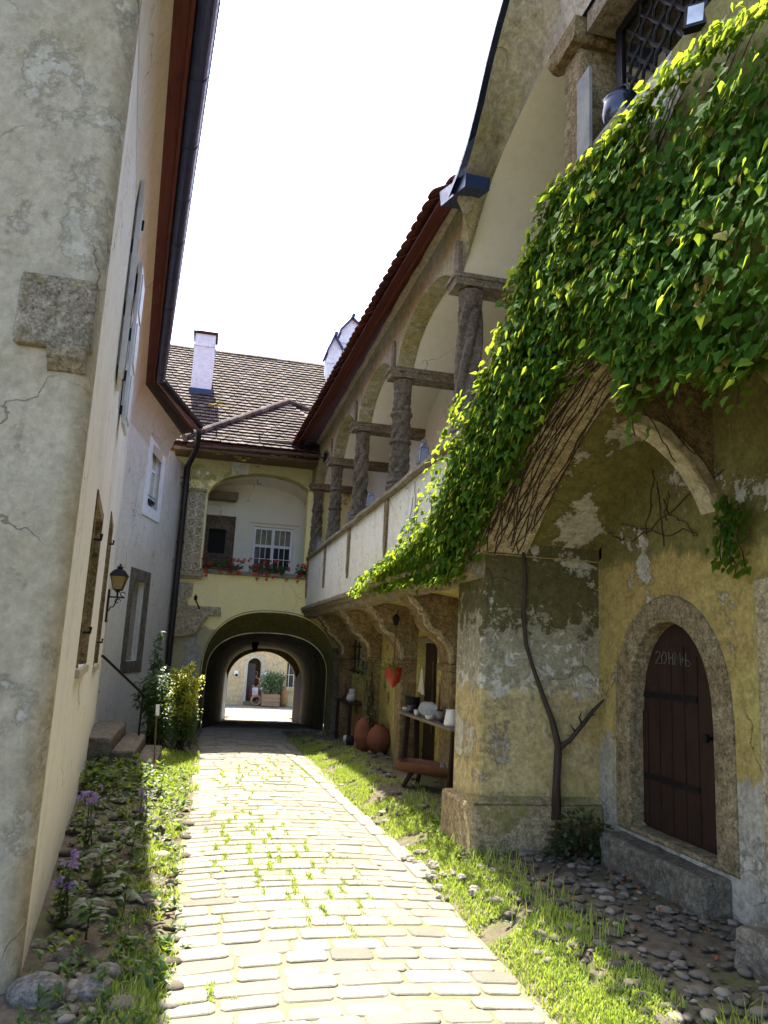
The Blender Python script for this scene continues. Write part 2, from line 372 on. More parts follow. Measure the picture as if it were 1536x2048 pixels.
MAT['amber'] = glassmat('amber_lamp_glass', (.16, .12, .035), .25)
MAT['curtain'] = paint('pale_curtain', (.55, .53, .47), .9, var=.1)
MAT['terracotta'] = paint('terracotta', (.19, .065, .032), .75, var=.15, spec=.25)
MAT['redpot'] = paint('red_glazed_pot', (.32, .028, .012), .45, var=.1)
MAT['ceramic'] = paint('grey_ceramic', (.55, .54, .52), .35, var=.1)
MAT['bluepot'] = paint('dark_blue_enamel', (.03, .035, .06), .3, var=.1)
MAT['cloth'] = paint('pale_linen', (.60, .57, .47), .95, var=.08)
MAT['basket'] = wood('pale_wicker', (.42, .27, .13), (.30, .18, .08), axis=0)
MAT['black'] = paint('dark_void', (.012, .011, .010), .8, var=.1)
MAT['bark'] = wood('vine_bark', (.032, .021, .014), (.065, .045, .030), axis=2, bump=.8)
MAT['ivy'] = leafmat('ivy_leaf', (.022, .070, .010), (.060, .150, .018), (.15, .11, .025), trans=.5, rough=.8, spec=.04)
MAT['grass'] = leafmat('grass_blade', (.17, .27, .035), (.34, .40, .08), (.45, .40, .18), trans=.35, rough=.6, spec=.2)
MAT['weed'] = leafmat('weed_leaf', (.022, .055, .014), (.060, .120, .028), trans=.35)
MAT['bush'] = leafmat('shrub_leaf', (.030, .070, .030), (.070, .130, .050), trans=.3)
MAT['lime'] = leafmat('lime_plume', (.36, .38, .04), (.52, .50, .08), trans=.4)
MAT['purple'] = leafmat('purple_petal', (.22, .10, .48), (.34, .18, .62), trans=.3)
MAT['redpetal'] = leafmat('red_petal', (.55, .010, .018), (.72, .03, .03), trans=.25)

_wt = bpy.data.textures.new('wear', 'CLOUDS'); _wt.noise_scale = .16; _wt.noise_depth = 4
def weather(o, s=.035):
    md = o.modifiers.new('sub', 'SUBSURF'); md.subdivision_type = 'SIMPLE'; md.levels = 4; md.render_levels = 4
    md = o.modifiers.new('wear', 'DISPLACE'); md.texture = _wt; md.strength = s; md.mid_level = .5; return o
# ------------------------------------------------------------------ the ground
def sstep(a, b, x):
    t = max(0., min(1., (x-a)/(b-a))); return t*t*(3-2*t)
def gbase(y):
    if y < 9: return 0.
    if y < 16: return -.10*sstep(9, 16, y)
    return -.10 - .85*min(1., (y-16)/11.) - (.05*sstep(27, 29, y))
def gz(x, y):
    r = .18*sstep(1.70, 2.20, x)*(1-sstep(7.5, 15.5, y)*.6)*(1-sstep(15.3, 16.2, y))
    l = .05*sstep(.0, -.6, x)*(1-sstep(15, 16, y))
    c = .035*(1-min(1, abs(x-.83)/.9)**2)*(1-sstep(15, 17, y))
    return gbase(y) + r + l + c
xs = [-80, -40, -15, -6, -3.5] + [-2.6+.13*i for i in range(56)] + [6, 10, 20, 40, 80]
ys = [-80, -30, -8, -2] + [0+.2*i for i in range(185)] + [40, 50, 80]
g = MB(); g.v = []; nx = len(xs)
for y in ys:
    for x in xs:
        z = gz(x, y) if (-3.5 < x < 5) else gbase(y)
        g.v.append(V(x, y, z - .016 + .012*noise.noise(V(x*2.1, y*2.1, 0)))); g.r.append(0)
g.f = [(j*nx+i, j*nx+i+1, (j+1)*nx+i+1, (j+1)*nx+i) for j in range(len(ys)-1) for i in range(nx-1)]
t = NT('earth_and_moss'); P = t.pos()
n1 = t.noise(P, 1.7, 8, .7); n2 = t.noise(P, 14, 8, .75); n3 = t.noise(P, 90, 4, .7)
c = t.mix(t.ramp(n2, .35, .65), (.095, .078, .053), (.150, .128, .094)); c = t.mix(t.math('MULTIPLY', t.ramp(n1, .48, .62), .7), c, (.11, .13, .04))
c = t.mix(.5, c, t.mix(n3, (.2, .2, .2), (.8, .8, .8)), 'OVERLAY')
MAT['earth'] = t.done(c, .98, t.bump(t.math('ADD', n2, n3), .6, .03), spec=.1)
struct(g, 'ground', MAT['earth'], smooth=True)

# the cobbled lane: every sett a worn block, in rows across the lane
def path_edges(y):
    if y < 16: return -.075 + .014*y + .025*math.sin(y*1.7), 1.70 + .02*math.sin(y*1.3)
    s = (y-16)/11; return .16+.9*s, 2.62+.62*s
sb = MB(); jb = MB(); rr = random.Random(3)
y = 1.4; row = 0
def sett(x0, x1, y0, y1, lift):
    sb.cur = rr.random()
    b = .006; j = lambda: rr.uniform(-.010, .010)
    cs = [(x0+abs(j()), y0+abs(j())), (x1-abs(j()), y0+abs(j())), (x1-abs(j()), y1-abs(j())), (x0+abs(j()), y1-abs(j()))]
    cx, cy = (x0+x1)/2, (y0+y1)/2
    # eight-sided outline so that corners are worn
    o8 = []
    for k in range(4):
        p = V(*cs[k], 0); q = V(*cs[(k+1) % 4], 0); d = q-p; k1 = min(.24, .022/d.length)
        o8 += [p + d*k1, p + d*(1-k1)]
    tilt = (rr.uniform(-.014, .014), rr.uniform(-.02, .02))
    def zz(x, y): return gz(x, y) + lift + tilt[0]*(x-cx) + tilt[1]*(y-cy)
    r0 = [(p.x, p.y, gz(p.x, p.y)-.02) for p in o8]
    r1 = [(p.x, p.y, zz(p.x, p.y)-.005) for p in o8]
    r2 = [((p.x-cx)*(1-b/(x1-x0)*2)+cx, (p.y-cy)*(1-b/(y1-y0)*2)+cy, zz(p.x, p.y)) for p in o8]
    r3 = [((p.x-cx)*.55+cx, (p.y-cy)*.55+cy, zz(p.x, p.y)+.001) for p in o8]
    vs = r0+r1+r2+r3; fs = []
    for a in range(3): fs += [(a*8+k, a*8+(k+1) % 8, a*8+8+(k+1) % 8, a*8+8+k) for k in range(8)]
    fs.append(tuple(24+k for k in range(8))); sb.add(vs, fs)
joints = []
while y < 28.4:
    dep = rr.uniform(.125, .168) if y < 16 else rr.uniform(.24, .30)
    a, b = path_edges(y); x = a + rr.uniform(-.05, .05); bow = rr.uniform(-.02, .03)
    xs_ = 1.60-.045*(y-6.6) if 5.5 < y < 12.9 else None
    while x < b-.06:
        if xs_ and xs_-.07 < x < xs_+.17: x = xs_+.175
        wd = rr.uniform(.20, .35) if y < 16 else rr.uniform(.3, .5)
        if 1.18 < x < 1.36 and rr.random() < .7: wd = rr.uniform(.2, .26)
        x1 = min(x+wd, b+rr.uniform(-.04, .05)); g_ = .004
        if xs_ and x < xs_ and x1 > xs_-.10: x1 = xs_
        if x1-x > .08:
            yo = bow*math.sin((x-a)/(b-a)*math.pi) + .05*((x-a)/(b-a)-.5)*math.sin(y*.7) + rr.uniform(-.006, .006)
            sett(x+g_, x1-g_, y+yo+.004, y+dep+yo-.004, .003+rr.uniform(-.0025, .0025))
            joints.append((x1, y+yo, dep))
        x = x1
    y += dep; row += 1
y = 5.55
while y < 12.9:                                  # the lengthwise line of long slabs
    l_ = rr.uniform(.34, .56); x = 1.60-.045*(y+l_/2-6.6); sett(x+.008, x+.165, y+.006, y+l_-.006, .009); sb.r[-32:] = [.75]*32; y += l_
struct(sb, 'cobbled_path', MAT['sett'])
bd = MB(); yy = 1.0; ring_ = 0
while yy < 28.5:
    a, b = path_edges(yy)
    for k in range(13): x = a-.02+(b-a+.04)*k/12; bd.v.append(V(x, yy, gz(x, yy)-.0045+.0025*noise.noise(V(x*9, yy*9, 2)))); bd.r.append(0)
    yy += .1; ring_ += 1
bd.f = [(i*13+k, i*13+k+1, i*13+14+k, i*13+13+k) for i in range(ring_-1) for k in range(12)]
t = NT('mossy_joint_sand'); P = t.pos(); n1 = t.noise(P, 2.0, 7, .7); n3 = t.noise(P, 80, 5, .75)
c = t.mix(t.math('MULTIPLY', t.ramp(n1, .44, .62), .7), (.17, .157, .12), (.115, .13, .055)); c = t.mix(.6, c, t.mix(n3, (.2, .2, .2), (.8, .8, .8)), 'OVERLAY')
struct(bd, 'path_joints', t.done(c, .98, t.bump(n3, .5, .01), spec=.1), smooth=True)
# court paving beyond the gate
cp = MB(); yy = 28.45
while yy < 34.2:
    dep = rr.uniform(.24, .32); x = -3.2 + rr.uniform(0, .2)
    while x < 7:
        wd = rr.uniform(.35, .55); cp.cur = rr.random(); z = gbase(yy)
        cp.box(x+.012, x+wd-.012, yy+.012, yy+dep-.012, z-.03, z+.012+rr.uniform(0, .008)); x += wd
    yy += dep
struct(cp, 'court_paving', MAT['sett'])

# fieldstones bedded in the verges
pb = MB(); rr = random.Random(5)
def bed(x, y, s, up=.35):
    pb.cur = rr.random(); pb.ball((x, y, gz(x, y)+s*(up-.32)), s, 9, 6, (1, rr.uniform(.6, .95), rr.uniform(.30, .45)), .10, rr.uniform(0, 3))
for i in range(1150):   # right forecourt before the recess
    x = rr.uniform(1.75, 3.12); y = rr.uniform(1.8, 5.6); s = rr.choice((.012, .016, .022, .028, .036, .046))*rr.uniform(.8, 1.25)
    if x > 1.8+rr.random()*.3: bed(x, y, s, .22)
for i in range(260):   # left strip along the wall
    y = rr.uniform(2.6, 9.4); wl = -.311-.092*y; x = rr.uniform(wl+.05, .02); s = rr.choice((.03, .04, .05, .06, .075))*rr.uniform(.7, 1.2)
    bed(x, y, s, .3)
for i in range(150):   # under the gallery
    bed(rr.uniform(1.75, 2.8), rr.uniform(6.9, 15.5), rr.uniform(.025, .06), .25)
tag(pb.build('fieldstones', MAT['pebble'], smooth=True), None, None, kind='stuff')
# pale broken stones at the lane edge
pk = MB()
for i in range(26):
    x = rr.uniform(1.66, 1.92); yv = rr.uniform(5.0, 6.2); pk.cur = rr.uniform(.7, 1)
    pk.ball((x, yv, gz(x, yv)+.012), rr.uniform(.02, .05), 7, 5, (1, .8, .6), .15, rr.random()*3)
tag(pk.build('rubble', MAT['sett']), None, None, kind='stuff')

# grass
def blades(mb, n, xf, yf, h0, h1, wd=.004, mask=None, zoff=0):
    for i in range(n):
        x, y = xf(), None; y = yf()
        if mask and not mask(x, y): continue
        mb.cur = R_.random(); a = R_.uniform(0, 6.28); hh = R_.uniform(h0, h1); l = R_.uniform(.2, .9)*hh
        dx, dy = math.cos(a), math.sin(a); px, py = -dy*wd, dx*wd; z = gz(x, y)-.006+zoff
        mb.add([(x-px, y-py, z), (x+px, y+py, z), (x+dx*l*.4+px*.7, y+dy*l*.4+py*.7, z+hh*.65), (x+dx*l*.4-px*.7, y+dy*l*.4-py*.7, z+hh*.65), (x+dx*l, y+dy*l, z+hh)],
               [(0, 1, 2, 3), (3, 2, 4)])
gr = MB()
def near_y(a, b): return lambda: a + (b-a)*R_.random()**1.6
def patch(s, lo): return lambda x, y: noise.noise(V(x*s, y*s, 3.3)) + .25*noise.noise(V(x*7, y*7, 1)) > lo
m1 = patch(2.2, -.16)
blades(gr, 40000, lambda: R_.triangular(1.66, 2.30, 1.90), near_y(2.4, 13.5), .012, .042, .0038, lambda x, y: m1(x, y) and x < 2.16 + .12*noise.noise(V(y*2.5, 1, 1)))
blades(gr, 4500, lambda: R_.uniform(1.66, 2.45), lambda: R_.uniform(6.6, 14.8), .02, .06, .005, patch(1.6, -.05))
blades(gr, 1400, lambda: R_.triangular(1.9, 2.35, 2.1), near_y(2.4, 6), .05, .13, .003, patch(3, .0))
blades(gr, 9000, lambda: R_.triangular(-.36, .02, -.10), near_y(2.4, 12), .015, .06, .004, patch(2.4, -.15))
blades(gr, 3000, lambda: R_.uniform(-.5, .1), lambda: R_.uniform(8.8, 12), .02, .07, .006, patch(2, -.2))
for (x, y, dep) in joints:                       # tufts in the joints of the lane
    if y > 14: continue
    k = noise.noise(V(x*1.1, y*.45, 9)) + .28*math.exp(-((x-1.0)/.35)**2) - .06 + R_.gauss(0, .12)
    if k > .0:
        n_ = int(min(40, 110*k)) if y < 8 else int(min(18, 44*k))
        blades(gr, n_, lambda: x+R_.gauss(0, .010), lambda: y+R_.uniform(-.02, dep+.02), .008, .022 if k < .35 else .036, .0035, zoff=.008)
        blades(gr, n_//2, lambda: x+R_.uniform(-.14, .14), lambda: y+R_.gauss(0, .007), .006, .016, .0035, zoff=.008)
tag(gr.build('grass', MAT['grass'], fixn=False), None, None, kind='stuff')
def leaf(mb, c, d, up, ln, wd, fold=.25, droop=.3):
    """one pointed leaf: base c, along d, face turned to up"""
    d = Vector(d).normalized(); s = d.cross(Vector(up)).normalized(); u = s.cross(d).normalized()
    p = lambda a, b, z: Vector(c) + d*(a*ln) + s*(b*wd) + u*(z*ln - droop*ln*a*a)
    mb.add([p(0, 0, 0), p(.35, .5, fold*.3), p(.75, .32, fold*.15), p(1, 0, 0), p(.75, -.32, fold*.15), p(.35, -.5, fold*.3), p(.45, 0, 0)],
           [(0, 1, 6), (1, 2, 6), (2, 3, 6), (3, 4, 6), (4, 5, 6), (5, 0, 6)])
def rosette(mb, c, n, l0, l1, el0, el1, wr=.45):
    for i in range(n):
        mb.cur = R_.random(); a = R_.uniform(0, 6.28); e = R_.uniform(el0, el1); ln = R_.uniform(l0, l1)
        leaf(mb, Vector(c), (math.cos(a)*math.cos(e), math.sin(a)*math.cos(e), math.sin(e)), (0, 0, 1), ln, ln*wr)
wd_ = MB()
for i in range(760):      # low weeds along the left wall and in front of the steps
    y = R_.uniform(2.5, 10.2); wl = -.311-.092*y
    x = R_.uniform(wl+.05, -.02)
    if y < 7.5 and R_.random() < .30: continue
    rosette(wd_, (x, y, gz(x, y)+R_.uniform(.0, .06)), R_.randint(3, 8), .022, .075, .15, 1.3, R_.uniform(.35, .6))
for i in range(170):
    x = R_.uniform(-1.15, -.35); y = R_.uniform(8.3, 9.85); rosette(wd_, (x, y, gz(x, y)+R_.uniform(0, .16)), R_.randint(5, 9), .04, .10, .1, 1.2, .5)
for i in range(150):
    x = R_.uniform(-.38, .05); y = R_.uniform(3, 10); rosette(wd_, (x, y, gz(x, y)), R_.randint(4, 7), .02, .06, .1, .9, .5)
for i in range(90):
    x = R_.uniform(1.75, 2.2); y = R_.uniform(2.6, 9); rosette(wd_, (x, y, gz(x, y)), R_.randint(4, 7), .015, .045, .1, .9, .5)
for i in range(70):
    x = R_.uniform(1.98, 2.12); y = R_.uniform(5.4, 7.4); rosette(wd_, (x, y, gz(x, y)), R_.randint(5, 8), .02, .06, .2, 1.2, .5)
tag(wd_.build('weeds', MAT['weed'], fixn=False), None, None, kind='stuff')
# ------------------------------------------------------------------ the left house
def wb(y): return -.311-.092*y                       # plan of its street wall
BX, BY = wb(12.8), 12.8
CX, CY = -.70, 15.95
LH = thing('left_house', 'pale plastered house with white shutters, dark gutter and rough beige end wall beside the lane', 'house', (-1.6, 8, 0))
dB = V(wb(12.8)-wb(3.9), 8.9, 0).normalized(); nB = V(dB.y, -dB.x, 0)
pB0 = V(wb(3.9), 3.9, 0)
def fB(u, v, w=0): return pB0 + dB*u + V(0, 0, v) + nB*w
def uB(y): return (y-3.9)/dB.y
dC = (V(CX, CY, 0)-V(BX, BY, 0)).normalized(); nC = V(dC.y, -dC.x, 0)
def fC(u, v, w=0): return V(BX, BY, 0) + dC*u + V(0, 0, v) + nC*w
def uC(y): return (y-BY)/dC.y
LE = uC(14.75)
LC = (V(CX, CY, 0)-V(BX, BY, 0)).length
ZT = 5.72
# rough end wall facing the viewer, with a rounded corner into the street wall
m = MB(); rc = .10
m.box(-7, pB0.x-rc, 3.9, 4.5, -.3, ZT)
m.build('end_wall', MAT['left_front'], LH)
m = MB(); prof = [(pB0.x-rc+rc*math.sin(rad(a)), 3.9+rc-rc*math.cos(rad(a))) for a in range(0, 91, 10)]
m.strip(prof, lambda a, b, w: V(a, b, w), -.3, ZT)
m.build('rounded_corner', MAT['left_front'], LH, smooth=True)
def niche_hole(y0, y1, z0, z1, f, u): return rect(u(y0), u(y1), z0, z1)
wins = [(5.55, 6.75, 1.38, 2.64), (8.5, 9.55, 1.30, 2.96)]
doorh = (11.35, 12.45, .32, 2.35)
sh = (6.55, 7.55, 3.75, 5.35)
holes = [niche_hole(*w_, fB, uB) for w_ in wins] + [[(uB(11.35), .30), (uB(12.45), .30)] + arc((uB(11.35)+uB(12.45))/2, 2.0, (uB(12.45)-uB(11.35))/2, .42, 0, 180, 10)] + [niche_hole(*sh, fB, uB)]
m = MB(); m.plate(rect(.095, uB(12.8), -.4, ZT), holes, fB, .3)
m.build('street_wall', MAT['left_white'], LH)
hC = [rect(uC(13.92), uC(14.50), 3.98, 5.12), rect(uC(13.72), uC(14.36), 1.22, 2.62)]
m = MB(); m.plate([(0, -.4), (LC, -.4), (LC, ZT-.45), (LE, ZT-.42), (0, ZT-.12)], hC, fC, .3)
m.build('angled_wall', MAT['left_white'], LH)
m = MB(); m.plate(rect(uC(13.72)+.005, uC(14.36)-.005, 1.225, 2.615), [], lambda u, v, w: fC(u, v, w-.13), .1)
m.build('blind_niche_back', plaster('grey_niche_plaster', (.36, .34, .28), (.30, .28, .22), bump=.3, seed=21), LH)
def frame(mb, f, u0, u1, v0, v1, t_, proud, depth):
    o = rect(u0-t_, u1+t_, v0-t_, v1+t_); mb.plate(o, [rect(u0, u1, v0, v1)], lambda u, v, w: f(u, v, w+proud), depth)
m = MB(); frame(m, fC, uC(13.72), uC(14.36), 1.22, 2.62, .20, .012, .04); m.build('niche_frame', MAT['stepstone'], LH)
# window niches with dark reveals
for (y0, y1, z0, z1) in wins:
    m = MB(); u0, u1 = uB(y0), uB(y1); t_ = .004
    for (a, b, c_, d_) in ((u0+t_, u0+.05, z0, z1), (u1-.09, u1-t_, z0, z1)): m.plate(rect(a, b, c_+.006, d_-.006), [], lambda u, v, w: fB(u, v, w+.012), .28)
    m.plate(rect(u0+.06, u1-.10, z1-.08, z1-.006), [], lambda u, v, w: fB(u, v, w+.01), .26)
    wi = m.build('window', MAT['brownstone'], LH)
    m = MB(); m.plate(rect(u0+.06, u1-.10, z0+.01, z1-.09), [], lambda u, v, w: fB(u, v, w-.2), .02); m.build('pane', MAT['glass'], wi)
    m = MB(); m.plate(rect(u0-.03, u1+.03, z0-.06, z0-.004), [], lambda u, v, w: fB(u, v, w+.03), .25); m.build('sill', MAT['left_front'], wi)
    for yy_, zz in ((y0+.1, z0+.25), (y0+.1, z1-.35)):
        m = MB(); m.tube([fB(uB(yy_), zz, -.02), fB(uB(yy_), zz, .06), fB(uB(yy_), zz+.04, .06)], .012, 6); m.build('shutter_hook', MAT['iron'], wi)
# white shuttered upper window: one leaf standing open
m = MB(); u0, u1 = uB(sh[0]), uB(sh[1]); m.plate(rect(u0, u1, sh[2], sh[3]), [], lambda u, v, w: fB(u, v, w-.012), .05)
wi = m.build('window', MAT['shutter'], LH)
def shutter_leaf(hinge, away, wdt):
    m = MB(); hp = fB(hinge, 0, .03); d = (dB*away[0] + nB*away[1]).normalized(); n_ = V(-d.y, d.x, 0)
    f = lambda a, b, w: hp + d*a + V(0, 0, b) + n_*w
    m.plate(rect(0, wdt, sh[2]-.06, sh[3]+.06), [], f, .035)
    for (b0, b1) in ((sh[2], sh[2]+.5), (sh[2]+.56, sh[2]+1.06), (sh[2]+1.12, sh[3])):
        m.plate(rect(.07, wdt-.07, b0+.03, b1-.03), [], lambda a, b, w: f(a, b, w+.014), .063)
    o = m.build('shutter', MAT['shutter'], LH, bevel=.004)
    for zz in (sh[2]+.08, sh[2]+.45, sh[2]+.9, sh[3]-.1):
        m = MB(); m.obox(f(.03, zz, .02), (d, n_, V(0, 0, 1)), (.012, .018, .045)); m.build('hinge', MAT['iron'], o)
    return o
shutter_leaf(u1, (1, .05), .50); shutter_leaf(u0, (-1, .05), .48)
# arched door in the street wall
m = MB(); u0, u1 = uB(11.35), uB(12.45)
m.plate([(u0, .3), (u1, .3)] + arc((u0+u1)/2, 2.0, (u1-u0)/2, .42, 0, 180, 10), [], lambda u, v, w: fB(u, v, w-.25), .05)
d_ = m.build('door', wood('pinkish_old_door', (.33, .24, .19), (.26, .17, .13)), LH)
m = MB(); m.tube([fB(u0+.15, 1.2, -.22), fB(u0+.15, 1.2, -.15), fB(u0+.26, 1.2, -.15)], .012, 6); m.build('handle', MAT['iron'], d_)
# white framed window of the angled wall
a, b, z0, z1 = uC(13.92), uC(14.50), 3.98, 5.12
m = MB(); frame(m, fC, a, b, z0, z1, .19, .02, .06); m.build('window_surround', MAT['white'], LH)
m = MB(); g2 = lambda u, v, w: fC(u, v, w-.07)
m.plate(rect(a+.003, b-.003, z0+.003, z1-.003), [rect(a+.05, (a+b)/2-.025, z0+.06, z0+.70), rect((a+b)/2+.025, b-.05, z0+.06, z0+.70), rect(a+.05, (a+b)/2-.025, z0+.75, z1-.06), rect((a+b)/2+.025, b-.05, z0+.75, z1-.06)], g2, .04)
wi = m.build('window', MAT['white'], LH)
m = MB(); m.plate(rect(a+.03, b-.03, z0+.03, z1-.03), [], lambda u, v, w: fC(u, v, w-.095), .01); m.build('pane', MAT['glass'], wi)
m = MB(); m.plate(rect(a+.06, (a+b)/2-.06, z0+.2, z1-.03), [], lambda u, v, w: fC(u, v, w-.088), .003); m.plate(rect((a+b)/2+.06, b-.06, z0+.2, z1-.03), [], lambda u, v, w: fC(u, v, w-.088), .003); m.build('curtain', MAT['curtain'], wi)
m = MB(); m.plate(rect(a+.04, b-.04, z0+.10, z0+.16), [], lambda u, v, w: fC(u, v, w-.03), .02); m.tube([fC(a+.04, z0+.22, -.035), fC(b-.04, z0+.22, -.035)], .008, 6); m.build('window_guard', MAT['iron'], wi)
# eaves: plaster cove, red boards, gutter, roof
def fC2(u, v, w=0):
    k = u/LE; return fC(u, v-.30*k, w*(1+.62*k))
def eave(f, L, u0=0., colr=None):
    m = MB(); prof = [(0, ZT-.55), (.012, ZT-.35), (.04, ZT-.15), (.085, ZT+.02), (.16, ZT+.14)]
    m.strip(prof, lambda a, b, w: f(w, b, a+.002), u0, L)
    m.build('eave_cove', MAT['cove'], LH, smooth=True)
    m = MB(); k = 0; xx = u0
    m.prism([(.13, ZT+.142), (.30, ZT+.20), (.30, ZT+.235), (.13, ZT+.18)], lambda a, b, w: f(w, b, a), u0, L)
    m.prism([(.275, ZT+.17), (.305, ZT+.17), (.305, ZT+.199), (.275, ZT+.195)], lambda a, b, w: f(w, b, a), u0, L)
    m.build('eave_board', MAT['woodred'] if colr is None else colr, LH)
eave(fB, uB(12.8)+.03, -.6)
eave(fC2, LE, -.02, wood('dark_brown_board', (.05, .030, .022), (.075, .045, .03), axis=1))
def gutter(name, p0, p1, out, r, mat, nj):
    m = MB(); prof = arc(0, 0, r, r, 180, 360, 10); d = (p1-p0)
    inner = [(x*.9, z*.9+.0) for x, z in reversed(prof)]
    m.prism(prof+inner, lambda a, b, w: p0 + d*w + out*a + V(0, 0, b), 0, 1)
    for k in range(nj):
        w0 = (k+.5)/nj; dl = .012/d.length
        m.prism(arc(0, 0, r*1.05, r*1.05, 175, 365, 10)+[(x*.99, z*.99) for x, z in reversed(arc(0, 0, r*1.0, r*1.0, 175, 365, 10))], lambda a, b, w: p0 + d*w + out*a + V(0, 0, b), w0-dl, w0+dl)
    m.tube([p0+out*r+V(0, 0, .004), p1+out*r+V(0, 0, .004)], .009, 6)
    return m.build(name, mat, LH, smooth=False)
gB0, gB1 = fB(-.7, ZT+.26, .375), fB(uB(12.8)-.1, ZT+.26, .375)
gutter('gutter', gB0, gB1, nB, .085, MAT['zinc'], 11)
gC1 = at(399, 852, y=14.72); print('gutter', gB1, gC1)
gutter('gutter', gB1+V(.02, .05, 0), gC1, nC, .075, MAT['gutterbrown'], 4)
# downpipe at the corner with the gatehouse
px = at(378, 905, y=15.8).x
m = MB(); bx = px
m.tube([gC1+V(0, -.05, -.06), gC1+V(.0, -.02, -.16), V(gC1.x-.03, 15.2, 5.46), V(bx, 15.80, 5.18), V(bx, 15.80, 4.9), V(bx, 15.8, 1.2), V(bx, 15.8, -.1)], .062, 12)
dp = m.build('downpipe', MAT['gutterbrown'], LH, smooth=True)
for zz in (4.75, 3.6, 2.3, 1.0): m = MB(); m.lathe([(.066, -.02), (.07, -.02), (.07, .02), (.066, .02)], (bx, 15.8, zz), 12); m.box(bx-.01, bx+.01, 15.86, 15.98, zz-.012, zz+.012); m.build('pipe_clip', MAT['gutterbrown'], dp)
m = MB()
for s_ in (0, 1):
    m.tube([fC(LC-.22+.05*s_, 4.92-.12*s_, 0), fC(LC-.2, 4.95-.1*s_, .10), fC(LC-.17, 4.98-.16*s_, .17), fC(LC-.12, 4.9-.1*s_, .2), fC(LC-.14, 4.86-.1*s_, .14), fC(LC-.16, 4.9-.1*s_, .12)], .008, 6)
m.build('scroll_bracket', MAT['iron'], LH)
m = MB()
for f, L, u0 in ((fB, uB(12.8)+.1, -.7), (fC2, LE+.03, -.1)):
    m.prism([(.36, ZT+.235), (.36, ZT+.285), (-4.5, ZT+3.9), (-4.5, ZT+3.85)], lambda a, b, w: f(w, b, a), u0, L)
m.build('roof', MAT['redtile'], LH)
# conglomerate block and corbel in the end wall
m = MB(); m.obox((-.87, 3.90, 3.215), ((1, 0, 0), (0, 1, 0), (0, 0, 1)), (.185, .055, .19)); m.build('stone_block', MAT['block'], LH, bevel=.02)
m = MB(); m.prism([(3.9, 3.03), (3.80, 3.03), (3.82, 2.97), (3.9, 2.90)], lambda a, b, w: V(w, a, b), -.88, -.70); m.build('stone_corbel', MAT['block'], LH, bevel=.02)
# steps
ST = thing('stone_steps', 'grey stone steps in front of the left house door, grown with weeds', 'steps', (-.9, 10.6, 0))
for (x0, x1, y0, y1, zt) in ((-1.38, -.97, 9.9, 11.9, .42), (-.96, -.68, 9.9, 11.7, .27), (-.67, -.42, 9.7, 11.5, .14)):
    m = MB(); m.box(x0, x1, y0, y1, -.05, zt); weather(m.build('step', MAT['stepstone'], ST, bevel=.03))
# handrail
m = MB(); ra = at(200, 1312, y=11.0); rb = at(290, 1392, y=11.5)
m.tube([V(wb(11)-.02, 11.0, ra.z), V(wb(11)+.03, 11, ra.z), ra+V(.04, 0, 0), rb, rb+V(.02, 0, -.04)], .018, 8)
m.tube([rb+V(-.03, 0, .02), V(rb.x-.03, rb.y, .13)], .014, 8)
tag(m.build('handrail', MAT['iron'], loc=(rb.x, rb.y, 0), smooth=True), 'slanting black iron handrail beside the stone steps of the left house', 'handrail')
# lantern on a wall bracket
lp = at(238, 1160, y=10.8); LT = thing('wall_lantern', 'black four-sided street lantern with amber glass on a bracket of the left house', 'lantern', (lp.x, lp.y, lp.z-.22))
wx = wb(10.8)
m = MB(); zb = lp.z-.235
m.tube([V(wx, 10.8, zb), V(lp.x+.10, 10.8, zb)], .011, 6); m.obox((wx+.012, 10.8, zb-.12), ((1, 0, 0), (0, 1, 0), (0, 0, 1)), (.012, .025, .22))
sc_ = [V(wx+.03+.11*t_, 10.8, zb-.19+.16*t_+.02*math.sin(t_*9)) for t_ in [i/10 for i in range(11)]]; m.tube(sc_, .008, 6)
m.tube([V(wx+.13+.045*math.cos(a)*(1-a/9), 10.8, zb-.055+.045*math.sin(a)*(1-a/9)) for a in [i*.5 for i in range(13)]], .006, 6)
m.tube([V(lp.x+.07+.03*math.cos(a), 10.8, zb+.045+.03*math.sin(a)) for a in [i*.5 for i in range(11)]], .006, 6)
m.build('bracket', MAT['iron'], LT, smooth=True)
def fourside(mb, prof, c, rot=math.pi/4): mb.lathe(prof, c, 4, None, (V(math.cos(rot), math.sin(rot), 0), V(-math.sin(rot), math.cos(rot), 0), V(0, 0, 1)))
m = MB(); fourside(m, [(.016, -.235), (.016, -.17), (.05, -.165), (.03, -.15), (.075, -.142), (.08, -.13)], lp)
for sx in (-1, 1):
    for sy in (-1, 1): m.tube([lp+V(sx*.056, sy*.056, -.135), lp+V(sx*.105, sy*.105, .055)], .006, 5)
fourside(m, [(.165, .05), (.17, .06), (.105, .125), (.05, .15), (.045, .165), (.065, .175), (.02, .195), (.02, .21), (.004, .225)], lp)
m.build('lantern_frame', MAT['iron'], LT)
m = MB(); fourside(m, [(.072, -.128), (.140, .048)], lp); m.build('lantern_glass', MAT['amber'], LT)
# small marker stake
p = at(312, 1500, y=9.9); q = at(316, 1412, y=9.9); SG = thing('marker_stake', 'thin stake with a small pale label standing beside the stone steps', 'sign', (p.x, p.y, gz(p.x, p.y)))
m = MB(); m.tube([V(p.x, p.y, 0), V(q.x-.01, q.y, q.z-.1)], .010, 6); m.build('stake', MAT['woodbrown'], SG)
m = MB(); m.obox(q+V(0, -.004, -.05), ((1, 0, .05), (0, 1, 0), (-.05, 0, 1)), (.022, .004, .065)); m.build('label_plate', MAT['white'], SG)
